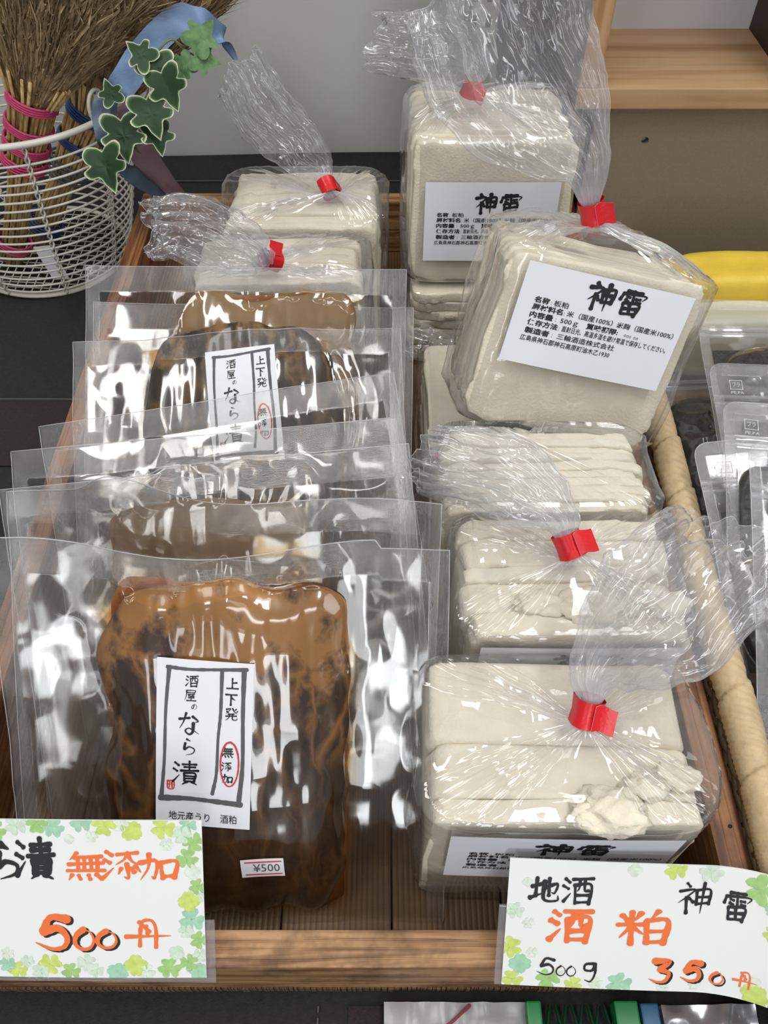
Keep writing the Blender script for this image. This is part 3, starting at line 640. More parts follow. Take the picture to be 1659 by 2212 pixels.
    spike = np.clip(ridge(np.column_stack([np.cos(an) * 2.2, np.sin(an) * 2.2, an * 0 + seed * 1.7]), seed + 5, 2), 0, 1) ** 3
    cor = np.abs(np.sin(2 * an)) ** 8
    for j in range(kr):
        f = j / (kr - 1); ext = 1 - .04 + f * (.045 + .20 * spike + .20 * cor * (.3 + spike))
        b = superbox(an, ru, rv, 5.0); pu = uc + b[:, 0] * ext; pv = vc + b[:, 1] * ext
        pu = np.clip(pu, -W / 2 + .006, W / 2 - .006); pv = np.clip(pv, .004, S - .008)
        zz = (warp(pu, pv) + np.maximum(np.minimum(hgt(pu, pv), .004), skirt(pu, pv)) * .5 + .0002)
        AV.append(np.column_stack([pu, pv, zz])); TH.append(np.full(ka, (1 - f) ** 1.6 * .8))
    mesh_obj('amber_juice', np.vstack(AV), grid_faces(kr, ka, True), M['amber'], root, True, attr={'thick': np.concatenate(TH)})
    def on(pu, pv, dz):      # a point on the front of the pouch
        a, b = np.asarray(pu), np.asarray(pv)
        return np.column_stack([a, b, warp(a, b) + np.maximum(hgt(a, b) + .0007, skirt(a, b)) + dz])
    def smooth_on(pu, pv, dz, c, ax, wl, hl):
        """paper does not follow the small wrinkles: plane through the label's corners, raised clear of them"""
        Q = on(*zip(*[c + ax @ np.array([a * wl, b * hl]) for a in (0, .5, 1) for b in (0, .5, 1)]), 0)
        Q = on([c[0] + (ax @ np.array([a * wl, b * hl]))[0] for a in np.linspace(0, 1, 7) for b in np.linspace(0, 1, 9)], [c[1] + (ax @ np.array([a * wl, b * hl]))[1] for a in np.linspace(0, 1, 7) for b in np.linspace(0, 1, 9)], 0)
        A = np.column_stack([np.ones(len(Q)), Q[:, 0], Q[:, 1], Q[:, 0] ** 2, Q[:, 1] ** 2]); cf = np.linalg.lstsq(A, Q[:, 2], rcond=None)[0]
        up = (Q[:, 2] - A @ cf).max() + .0004
        a, b = np.asarray(pu), np.asarray(pv)
        return np.column_stack([a, b, cf[0] + cf[1] * a + cf[2] * b + cf[3] * a * a + cf[4] * b * b + up + dz])
    def sticker(name, c, rot_, wl, hl, fill):
        ra = math.radians(rot_); ax = np.array([[math.cos(ra), -math.sin(ra)], [math.sin(ra), math.cos(ra)]]); c = np.array(c)
        def put(V):
            V = np.asarray(V); q = V[:, :2] @ ax.T + c; return smooth_on(q[:, 0], q[:, 1], V[:, 2], c, ax, wl, hl)
        g = np.array([(x, y, 0) for y in np.linspace(0, hl, 10) for x in np.linspace(0, wl, 8)]); V = put(g); gf = grid_faces(10, 8)
        lb = mesh_obj(name, np.vstack([V, V - np.array([0, 0, .0002])]), np.vstack([gf, gf[:, ::-1] + len(V)]), M['paper'], root)
        for nm, mat_, mb in fill(wl, hl): mesh_obj(nm, put(np.vstack(mb.V)), mb.F, mat_, lb, False)
        return lb
    if side_label: sticker('label', side_label[0], side_label[1], .0505, .0925, melon_label)
    if price: sticker('price_sticker', price[0], price[1], .0235, .0125, price_tag)
    return root
def ink_line(mb, pts, w, seed=1, z=.0002, tail=False):
    V, F = stroke_geo(pts, w, tail, seed); mb.add(np.column_stack([V, np.full(len(V), z)]), F)
def melon_label(wl, hl):
    k = wl; f = MB(); Y = lambda t: hl * (1 - t)
    # wobbly grey brushed frame
    ink_line(f, [(k * .11, Y(.05)), (k * .35, Y(.055)), (k * .65, Y(.045)), (k * .93, Y(.035))], .0022, 2)
    ink_line(f, [(k * .13, Y(.05)), (k * .10, Y(.3)), (k * .09, Y(.6)), (k * .06, Y(.84))], .0022, 3)
    ink_line(f, [(k * .90, Y(.04)), (k * .90, Y(.3)), (k * .91, Y(.6)), (k * .88, Y(.83))], .0027, 4)
    ink_line(f, [(k * .05, Y(.84)), (k * .35, Y(.83)), (k * .6, Y(.835)), (k * .90, Y(.845))], .0034, 5)
    ink_line(f, [(k * .675, Y(.05)), (k * .67, Y(.3)), (k * .65, Y(.45)), (k * .64, Y(.66)), (k * .60, Y(.79))], .0020, 6)
    b = MB(); z = .00025
    brush('酒', k * .30, Y(.085), .0068, b, w=11, z=z, seed=2); brush('屋', k * .29, Y(.17), .0065, b, w=10, z=z, seed=3); brush('の', k * .36, Y(.252), .0035, b, w=12, z=z, seed=4)
    brush('な', k * .23, Y(.31), .0120, b, w=12, z=z, seed=5); brush('ら', k * .25, Y(.462), .0098, b, w=13, z=z, seed=6); brush('漬', k * .18, Y(.60), .0135, b, w=10, z=z, seed=7)
    brush('上', k * .72, Y(.085), .0066, b, w=15, z=z, seed=8); brush('下', k * .71, Y(.175), .0068, b, w=16, z=z, seed=9); brush('発', k * .71, Y(.262), .0070, b, w=11, z=z, seed=10)
    brush('無', k * .69, Y(.495), .0060, b, w=12, z=z, seed=11); brush('添', k * .69, Y(.585), .0055, b, w=13, z=z, seed=12); brush('加', k * .70, Y(.66), .0055, b, w=14, z=z, seed=13)
    text('地元産うり　酒粕', k * .14, Y(.965), .0048, k * .72, b, bold=.004, z=z)
    r = MB(); a = np.linspace(0, 2 * np.pi, 14)
    ink_line(r, [(k * .775 + k * .095 * math.cos(t + 1.5), Y(.60) + hl * .135 * math.sin(t + 1.5)) for t in a], .0011, 7, z=.00028)
    r2 = MB(); ink_line(r2, [(k * .125, Y(.73)), (k * .19, Y(.73)), (k * .19, Y(.775)), (k * .13, Y(.775)), (k * .125, Y(.73))], .0009, 8)
    ink_line(r2, [(k * .15, Y(.735)), (k * .145, Y(.77))], .0007, 9); ink_line(r2, [(k * .17, Y(.74)), (k * .175, Y(.77))], .0009, 10); ink_line(r2, [(k * .13, Y(.752)), (k * .185, Y(.75))], .0006, 11)
    return [('brushed_frame', M['grey_ink'], f), ('lettering', M['ink'], b), ('red_oval', M['red_ink'], r), ('red_seal', M['red_ink'], r2)]
def price_tag(wl, hl):
    r = MB(); b = MB()
    for y in (.84, .15): r.add([(wl * .09, hl * (y - .02), .0002), (wl * .95, hl * (y - .02), .0002), (wl * .95, hl * (y + .04), .0002), (wl * .09, hl * (y + .04), .0002)], [(0, 1, 2, 3)])
    text('¥500', wl * .28, hl * .30, hl * .52, wl * .62, b, bold=.004, z=.00025)
    return [('red_rule', M['red_ink'], r), ('lettering', M['grey_ink'], b)]

# ---------------------------------------------------------------- clovers on the price cards
def clover(mb, x, y, r, ang, col, leaves=3, lim=None):
    def cl(V):
        V = np.array(V, dtype=np.float64)
        if lim: V[:, 0] = np.clip(V[:, 0], .0002, lim[0] - .0002); V[:, 1] = np.clip(V[:, 1], .0002, lim[1] - .0002)
        return V
    for k in range(leaves):
        a = ang + k * 2 * math.pi / leaves; pts = []
        for t in np.linspace(0, 2 * np.pi, 14, endpoint=False):
            hx = .62 * (math.sin(t) ** 3) * 1.05; hy = (.8125 * math.cos(t) - .3125 * math.cos(2 * t) - .125 * math.cos(3 * t)) * .55 + .52
            pts.append((hx, hy))
        c, s = math.cos(a), math.sin(a)
        mb.add(cl([(x + r * (px * c - py2 * s), y + r * (px * s + py2 * c), .0002 + .000004 * k) for px, py2 in pts]), [tuple(range(14))], col)
    a = ang + math.pi / leaves
    ink = [(x, y), (x - math.sin(a) * r * .5, y + math.cos(a) * r * .5), (x - math.sin(a + .3) * r * .9, y + math.cos(a + .3) * r * .9)]
    V, F = stroke_geo(ink, r * .10, True, 3); mb.add(cl(np.column_stack([V, np.full(len(V), .0002)])), F, col)
# ================================================================ the room
def sbox(name, a, b, mat, bev=0, kind='structure'):
    o = MB().box(a, b, bev=bev).build(name, mat); o['kind'] = kind; return o
sbox('wall_back', (-1.6, 1.0, -.75), (1.6, 1.06, 2.1), M['wall'])
sbox('floor', (-1.6, -2.2, -.80), (1.6, 1.06, -.75), simple('grey_floor', (.20, .19, .18), .6))
tb = MB().box((-1.2, .012, -.03), (1.2, .995, -.0008)).box((-1.15, .10, -.75), (-1.10, .15, -.03)).box((1.10, .10, -.75), (1.15, .15, -.03)).box((-1.15, .93, -.75), (-1.10, .98, -.03)).box((1.10, .93, -.75), (1.15, .98, -.03)).build('display_table', M['dark_brown'])
tag(tb, 'dark display table hidden under the black tablecloth', 'table')
# tablecloth: flat on the table, hanging at the front, folded up at the wall
xs = np.linspace(-1.21, 1.21, 90); prof = [(-.004, -.45), (-.004, -.02), (.004, -.002), (.012, .0006)] + [(y, .0006) for y in np.linspace(.05, .96, 60)] + [(.975, .001), (.985, .004), (.990, .010)]
V = []
for y, z in prof:
    for x in xs:
        dz = .0010 * max(0, vn(np.array([x * 9, y * 9, 0.]), 3)) if .82 < y < .96 or x < -.27 else 0
        top = .010 * vn(np.array([x * 3, 1., 0.]), 4) * .5 if y > .988 else 0
        V.append((x, y, z + dz + top))
cl = mesh_obj('tablecloth', V, grid_faces(len(prof), len(xs)), M['cloth'], None, True)
tag(cl, 'black woven tablecloth with plum bands and pale stitching under the tray', 'tablecloth')
def cloth_strip(name, x0, x1, y0, y1, mat, z=.0022):
    mb = MB(); X = np.linspace(x0, x1, 40); mb.add([(x, y, z + .0002 * math.sin(x * 50)) for y in (y0, y1) for x in X], grid_faces(2, 40)); return mb.build(name, mat, cl, True)
yb0, yb1 = pz(60, 1010, 0)[1], pz(60, 866, 0)[1]
cloth_strip('plum_band', -1.2, -.256, yb0, yb1, M['cloth_brown'])
cloth_strip('stitching', -1.2, -.256, yb1 - .001, yb1 + .0006, M['thread'], .0026)
cloth_strip('fold_line', -1.2, 1.2, .940, .942, M['thread'], .0028)
cloth_strip('plum_band', -.02, .07, .016, .066, M['cloth_brown'])
mb = MB()
for k in range(9): mb.box((-.0372, .018 + k * .0056, .0026), (-.0364, .021 + k * .0056, .0031))
mb.build('stitching', M['thread'], cl)
mb = MB()
for yy in (.965, 1.02):
    pass
# ---------------------------------------------------------------- wooden tray
TX0, TX1, TY0, TY1, RT, RH = -.253, .1975, .0735, .7930, .0175, .070
tray = empty('wooden_tray', ((TX0 + TX1) / 2, TY0, 0), None, 'long shallow reddish brown wooden tray holding all the food packs', 'tray')
tray.location.z = .0022
tx = (TX0 + TX1) / 2; hw = (TX1 - TX0) / 2; LY = TY1 - TY0
def tboard(a, b, mat, name):
    mb = MB().box(a, b, bev=.0014); o = mb.build(name, mat, tray); return o
tboard((-hw, 0, .0105), (hw, RT, RH), M['tray_x'], 'front_board')
tboard((-hw, LY - RT, .0105), (hw, LY, RH), M['tray_x'], 'back_board')
tboard((-hw, RT, .0105), (-hw + RT, LY - RT, RH), M['tray_y'], 'side_board')
tboard((hw - RT, RT, .0105), (hw, LY - RT, RH), M['tray_y'], 'side_board')
# raised grain ribs worn into the top of the rails
mb = MB()
for k, f in enumerate((.22, .48, .70)):
    y = RT * f; n = 60; P = [(-hw + .004 + (2 * hw - .008) * i / n, y + .0008 * vn(np.array([i * .15, k, 0.]), 5), RH - .0001) for i in range(n + 1)]
    mb.tube(P, .00055, 6)
mb.build('grain_ridge', M['tray_x'], tray, True)
for sx in (-1, 1):
    mb = MB()
    for k, f in enumerate((.3, .62)):
        x = sx * (hw - RT * f); P = [(x + .0006 * vn(np.array([i * .2, k, 3.]), 5), RT + (LY - 2 * RT) * i / 60, RH - .0001) for i in range(61)]
        mb.tube(P, .0005, 6)
    mb.build('grain_ridge', M['tray_y'], tray, True)
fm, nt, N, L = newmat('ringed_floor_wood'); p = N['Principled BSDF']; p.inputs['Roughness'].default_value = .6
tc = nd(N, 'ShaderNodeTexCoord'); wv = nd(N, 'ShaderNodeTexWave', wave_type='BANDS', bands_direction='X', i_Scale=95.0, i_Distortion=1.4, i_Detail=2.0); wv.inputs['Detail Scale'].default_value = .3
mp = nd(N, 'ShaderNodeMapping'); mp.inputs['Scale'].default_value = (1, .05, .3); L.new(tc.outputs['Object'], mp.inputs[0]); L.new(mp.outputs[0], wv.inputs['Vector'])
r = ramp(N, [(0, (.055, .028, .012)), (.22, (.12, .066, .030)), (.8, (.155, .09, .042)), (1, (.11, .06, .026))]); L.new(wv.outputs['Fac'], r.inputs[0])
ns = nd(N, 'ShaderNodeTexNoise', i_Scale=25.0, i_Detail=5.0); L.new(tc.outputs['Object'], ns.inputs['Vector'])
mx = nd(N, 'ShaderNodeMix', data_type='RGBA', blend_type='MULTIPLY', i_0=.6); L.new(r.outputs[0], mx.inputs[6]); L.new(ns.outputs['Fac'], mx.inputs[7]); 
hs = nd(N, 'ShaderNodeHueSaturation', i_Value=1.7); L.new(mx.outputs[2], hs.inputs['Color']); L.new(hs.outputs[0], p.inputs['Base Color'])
bp = nd(N, 'ShaderNodeBump', i_Strength=.8, i_Distance=.0006); L.new(wv.outputs['Fac'], bp.inputs['Height']); L.new(bp.outputs[0], p.inputs['Normal'])
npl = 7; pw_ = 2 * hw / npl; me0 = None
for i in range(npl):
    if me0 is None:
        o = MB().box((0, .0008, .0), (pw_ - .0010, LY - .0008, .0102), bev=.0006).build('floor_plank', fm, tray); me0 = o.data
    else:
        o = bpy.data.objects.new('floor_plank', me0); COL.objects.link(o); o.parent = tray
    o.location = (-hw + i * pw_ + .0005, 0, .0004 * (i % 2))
# sawn nicks along the front edge of the bottom
mb = MB(); rr = random.Random(5); x = -hw + .002
while x < hw - .004:
    wd = rr.uniform(.0014, .0036); mb.box((x, -.0006 * rr.random() - .0002, .0008), (x + wd, .0010, .0100 - rr.random() * .0007)); x += wd + rr.uniform(.0002, .0006)
o = mb.build('sawn_edge', fm, tray); o['kind'] = 'stuff'
for (px_, py_2) in ((pz(1574, 1788, RH)),) if False else ():
    pass
nl = MB(); q = pz(1574, 1788, RH); nl.tube([(q[0] - tx, q[1] - TY0, RH - .003), (q[0] - tx, q[1] - TY0, RH + .0006)], .0011, 10); nl.build('nail_head', M['dark_brown'], tray, True)

# ================================================================ sake lees packs, right row
SK = 'bags of pressed sake lees'
lees_pack('clear bag of sake lees nearest the right price card, tail flopping right', (.0865, .1215, .0125), rm(0, 0, -1), .131, .083, .134, 3,
          pz(1262, 1562, .158), [pz(1290, 1440, .180), pz(1395, 1345, .205), pz(1490, 1260, .215), pz(1580, 1170, .215)], (.013, .028, .036, .036, .034),
          seed=1, lab=(-.0052, -.055, .060, .110, .066, 0), crumbs=4, slab_jit=.001, pits=(.14, .32, .54), side=(.55, -.80, -.10), tape_ang=-60, ragged=1.2, tail_haze=.22, bag_bulge=.0045)
lees_pack('clear bag of upright sake lees slabs with tail falling left, second from the tray front', (.1035, .2165, .0125), rm(0, 0, 0), .122, .080, .139, 5,
          pz(1238, 1200, .163), [pz(1205, 1115, .178), pz(1120, 1045, .182), pz(1020, 1010, .180), pz(925, 985, .178)], (.012, .024, .027, .025, .021),
          seed=2, lab=(-.0052, -.052, .070, .108, .066, 0), crumbs=3, side=(.35, .9, .15), tape_ang=-50, ragged=1.9, pits=(.2, .26, .12, .24, .18), tail_haze=.20)
lees_pack('clear bag of many thin upright sake lees slabs under the tilted labelled bag', (.1000, .3045, .0125), rm(0, 0, 0), .128, .066, .138, 10,
          (.050, .3815, .120), [(.040, .383, .105), (.030, .384, .090), (.02, .384, .07)], (.010, .016, .020, .020),
          seed=3, side=(.2, .9, .3), tape_ang=100, ragged=1.3, tail_haze=.12)
Rk = rm(-20.8, 13.95, -.9); lc = Vector((.131, .403, .2075)); k2 = lc + Rk.to_3x3() @ Vector((.003, .0052, -.076))
lees_pack('large tilted clear bag of sake lees with full white label, topmost', k2, Rk, .128, .076, .113, 8,
          py_(1283, 478, .452), [py_(1262, 360, .458), py_(1200, 265, .468), py_(1112, 150, .480), py_(1060, 10, .492), py_(1035, -60, .50)], (.013, .030, .044, .050, .048, .044),
          seed=4, lab=(-.0078, -.057, .045, .108, .062, 0), side=(.88, .05, .42), tape_ang=-65, ragged=1.5, slab_jit=.004, bag_bulge=.0055, tail_haze=.15)
lees_pack('tall clear bag of sake lees standing at back right, label half covered', (.0865, .602, .101), rm(-5, 0, 0), .130, .112, .120, 11,
          py_(1012, 205, .668), [py_(1035, 140, .668), py_(975, 108, .660), py_(900, 100, .654), py_(812, 98, .648)], (.010, .020, .024, .024, .020),
          seed=5, lab=(-.0052, -.0535, .021, .108, .068, 0), side=(.15, .5, .85), tape_ang=-70, ragged=1.0, tail_haze=.10)
lees_pack('clear bag of sake lees slabs lying flat beneath the large tilted bag', (.0985, .402, .0925), rm(-90, 0, 0), .132, .078, .125, 8,
          (.088, .538, .055), [(.07, .550, .06), (.05, .552, .065), (.03, .556, .07)], (.008, .012, .015, .015),
          seed=6, side=(0, .2, 1), tape_ang=0, ragged=1.2, tail_haze=.1)
lees_pack('clear bag of sake lees slabs lying flat beneath the tall back bag', (.0885, .592, .0925), rm(-90, 0, 0), .132, .078, .125, 8,
          (.088, .728, .055), [(.07, .742, .06), (.05, .750, .065), (.03, .755, .07)], (.006, .010, .012, .012),
          seed=7, side=(0, .2, 1), tape_ang=0, ragged=1.2, tail_haze=.1)
# left row
lees_pack('clear bag of sake lees standing behind the melon packs, tail laid to the left', (-.084, .532, .0125), rm(0, 0, 0), .134, .058, .137, 6,
          pz(598, 566, .160), [pz(560, 556, .170), pz(480, 520, .174), pz(400, 490, .178), pz(320, 480, .182)], (.012, .026, .030, .030, .028),
          seed=8, side=(.1, .95, .25), tape_ang=40, ragged=.8, tail_haze=.14)
lees_pack('rounded clear bag of sake lees at back left, tail reaching up', (-.069, .604, .0125), rm(0, 0, 0), .130, .088, .140, 5,
          pz(715, 420, .163), [py_(690, 362, .655), py_(640, 310, .662), py_(570, 240, .668), py_(515, 150, .676)], (.010, .020, .026, .028, .024),
          seed=9, side=(.85, .1, .45), tape_ang=10, ragged=1.6, tail_haze=.05)

# ================================================================ pickled melon packs
def vp(label, Y, z, px, S, roll, content, mat, base_z=.0125, **kw):
    """pack whose top edge's centre stands at (Y, z); returns root"""
    th = math.degrees(math.asin((z - base_z) / S)); yb = Y - math.cos(math.radians(th)) * S
    k = Y * CP - (z - CAM_H) * SP; X = (px - 829.5) / F_PX * k
    X = X + math.sin(math.radians(roll)) * S
    return vac_pack(label, (X, yb, base_z), th, .24, S, content, mat, roll=roll, **kw)
def uv_on(px, py, X, yb, th, roll, base_z=.0125):
    R = np.array((Matrix.Rotation(math.radians(th), 4, 'X') @ Matrix.Rotation(math.radians(roll), 4, 'Z')))[:3, :3]
    o = np.array([X, yb, base_z]); d = ray(px, py); c = np.array([0, 0, CAM_H]); n = R[:, 2]
    t = np.dot(o + n * .016 - c, n) / np.dot(d, n); q = R.T @ (c + d * t - o); return q[0], q[1]
# front pack
S1 = .2285; th1 = math.degrees(math.asin((.190 - .0125) / S1)); yb1 = .247 - math.cos(math.radians(th1)) * S1
X1 = (472 - 829.5) / F_PX * .42
a = uv_on(340, 1768, X1, yb1, th1, 0); b = uv_on(522, 1902, X1, yb1, th1, 0)
u0 = uv_on(215, 1600, X1, yb1, th1, 0)[0]; u1 = uv_on(752, 1600, X1, yb1, th1, 0)[0]; v1 = uv_on(500, 1262, X1, yb1, th1, 0)[1]
vac_pack('front clear vacuum pack of brown pickled melon with full brushed label and ¥500 sticker', (X1, yb1, .0125), th1, .24, S1, (u0, u1, .012, v1), M['melon'],
         roll=0, seed=1, wave=.004, top=lambda u: .0045 * np.cos(u * 2 * np.pi * 1.25 - .3) * (u < .85) - .002 * u, tk=.016, side_label=(a, -3.2), price=(b, 2.0), Rw=230, Rh=210)
def fold(u0_, h_):
    def f(P):
        P = P.copy(); t = np.clip((P[:, 1] - .185) / .045, 0, 1) ** 2; b_ = np.exp(-((P[:, 0] - u0_) / .032) ** 2)
        P[:, 2] += h_ * t * b_; P[:, 1] += .010 * t * b_; return P
    return f
vp('clear melon pack with folded-over top corner, right behind the front pack', .281, .188, 480, .226, -1.5, (-.066, .056, .012, .140), M['melon_b'], seed=2, wave=.005, tk=.010, curl=fold(-.040, .045),
   top=lambda u: .010 * np.exp(-((u - .33) / .10) ** 2) + .002 * np.sin(u * 9))
vp('clear melon pack third from the tray front, top edge climbing to the right', .318, .178, 440, .232, 5.5, (-.066, .060, .012, .158), M['melon_b'], seed=3, wave=.003, tk=.011, top=lambda u: -.004 * (u < .4))
vp('clear melon pack fourth from the tray front, wide corner jutting over the left rail', .352, .166, 440, .232, 5.0, (-.066, .060, .012, .190), M['melon_c'], seed=4, wave=.004, tk=.011)
vp('clear melon pack with steeply slanting top edge, just before the rear labelled one', .401, .152, 470, .232, 9.0, (-.066, .060, .012, .186), M['melon_b'], seed=5, wave=.002, tk=.011)
# rear labelled pack
Y6, z6, px6, S6, ro6 = .472, .145, 512, .235, 2.5
th6 = math.degrees(math.asin((z6 - .0125) / S6)); yb6 = Y6 - math.cos(math.radians(th6)) * S6
X6 = (px6 - 829.5) / F_PX * (Y6 * CP - (z6 - CAM_H) * SP) + math.sin(math.radians(ro6)) * S6
a6 = uv_on(440, 758, X6, yb6, th6, ro6); l6 = uv_on(303, 820, X6, yb6, th6, ro6)[0]; r6 = uv_on(725, 820, X6, yb6, th6, ro6)[0]; t6 = uv_on(560, 700, X6, yb6, th6, ro6)[1]
vp('rear clear vacuum pack of dark pickled melon with its brushed label half covered', Y6, z6, px6, S6, ro6, (l6, r6, .012, t6), M['melon_b'], seed=6, wave=.003, tk=.014,
   side_label=((a6[0] + .0925 * math.sin(math.radians(3.5)), a6[1] - .0925), 3.5), Rw=200, Rh=170)
vp('clear melon pack with pasty brown top, directly behind the rear labelled one', .500, .151, 548, .235, -1.0, (-.062, .078, .012, .212), M['melon_c'], seed=7, wave=.003, tk=.007)
vp('hindmost clear melon pack leaning against the left sake lees bag', .518, .171, 530, .232, -1.0, (-.050, .082, .012, .212), M['melon_c'], seed=8, wave=.002, tk=.009)

# ================================================================ price cards
def card(label, corners, fill, curlr=0.0, group=None, thick=.0005):
    """corners: lower-left, lower-right, upper-left world points"""
    A, B, Cc = [np.array(c) for c in corners]; wl = np.linalg.norm(B - A); X = (B - A) / wl; hl = np.linalg.norm(Cc - A)
    Zt = Cc - A; Zt = Zt - X * np.dot(Zt, X); hl = np.linalg.norm(Zt); Yv = Zt / hl; Nn = np.cross(X, Yv)
    Rm = Matrix(((X[0], Yv[0], Nn[0], 0), (X[1], Yv[1], Nn[1], 0), (X[2], Yv[2], Nn[2], 0), (0, 0, 0, 1)))
    root = empty('price_card', A, Rm, label, 'price sign', group)
    def put(V):
        V = np.asarray(V, dtype=np.float64).copy(); t = np.clip((V[:, 0] / wl - .72) / .28, 0, 1)
        V[:, 2] += curlr * t * t + .0008 * np.sin(V[:, 0] / wl * np.pi); V[:, 1] -= curlr * .45 * t * t; return V
    g = np.array([(x, y, 0) for y in np.linspace(0, hl, 8) for x in np.linspace(0, wl, 28)]); V = put(g); gf = grid_faces(8, 28)
    cd = mesh_obj('card', np.vstack([V, V - np.array([0, 0, thick])]), np.vstack([gf, gf[:, ::-1] + len(V)]), M['card'], root, True)
    for nm, mat_, mb in fill(wl, hl):
        if isinstance(mat_, list): mesh_obj(nm, put(np.vstack(mb.V)), mb.F, None, cd, False, mats=mat_, fm=mb.M)
        else: mesh_obj(nm, put(np.vstack(mb.V)), mb.F, mat_, cd, False)
    return root, wl, hl
def P3(px, py, k): return np.array([0, 0, CAM_H]) + ray(px, py) * k
def right_card(wl, hl):
    u = wl / 560.0; v = hl / 275.0; SQ[0] = u / v * .98; X = lambda p: p * u; Y = lambda p: hl - p * v
    b = MB(); o = MB(); c = MB(); z = .0003
    brush('地', X(46), Y(34), 58 * v, b, w=15.4, z=z, seed=2, squash=1.05); brush('酒', X(112), Y(30), 62 * v, b, w=11.5, z=z, seed=3, squash=1.05)
    brush('神', X(352), Y(36), 66 * v, b, w=10.2, z=z, seed=4, squash=1.15); brush('雷', X(444), Y(46), 66 * v, b, w=11.5, z=z, seed=5, squash=.92)
    brush('酒', X(90), Y(98), 78 * v, o, w=15, z=z, seed=6, squash=1.2); brush('粕', X(234), Y(98), 76 * v, o, w=14, z=z, seed=7, squash=1.45)
    for ch, x, y, s, w_ in (('5', 76, 208, 42, 14), ('0', 112, 224, 26, 16), ('0', 134, 224, 26, 16), ('g', 166, 214, 46, 14)): brush(ch, X(x), Y(y), s * v, b, w=w_, z=z, seed=8)
    bb = MB()
    for ch, x, y, s, w_, sq in (('3', 314, 204, 52, 26, 1.0), ('5', 382, 204, 48, 27, 1.0), ('0', 438, 224, 30, 22, 1.2)):
        brush(ch, X(x) + .0011, Y(y) - .0008, s * v, bb, w=w_, z=z - .00006, seed=9, squash=sq); brush(ch, X(x), Y(y), s * v, o, w=w_ * .92, z=z, seed=9, squash=sq)
    brush('円', X(494), Y(214), 34 * v, o, w=13, z=z, seed=10)
    for (x, y, r, a_, cc, n) in ((342, 10, 22, .3, 0, 3), (416, 12, 24, 2, 3, 3), (520, 34, 34, .6, 1, 3), (556, 66, 26, 1.2, 2, 4), (552, 120, 20, .2, 0, 3), (18, 110, 18, .2, 3, 3), (12, 190, 24, 1.7, 0, 3), (36, 226, 22, .8, 2, 4),
                             (22, 262, 22, .1, 0, 3), (98, 258, 24, .9, 1, 3), (152, 266, 18, 1.8, 0, 3), (250, 262, 26, .4, 2, 3), (532, 258, 26, .3, 0, 4), (40, 48, 10, 1, 4, 4), (48, 136, 12, 1, 4, 3), (258, 14, 14, .8, 4, 4), (200, 262, 14, .3, 4, 3),
                             (410, 258, 12, 1, 4, 3), (60, 200, 12, 1, 4, 3), (530, 230, 12, 0, 4, 4), (120, 244, 12, .4, 4, 3), (344, 268, 12, 2, 4, 3)):
        clover(c, X(x), Y(y), r * v, a_, cc, n, lim=(wl, hl))
    return [('clover_print', M['clovers'], c), ('black_shadow', M['ink'], bb), ('lettering', M['ink'], b), ('orange_lettering', M['orange_ink'], o)]
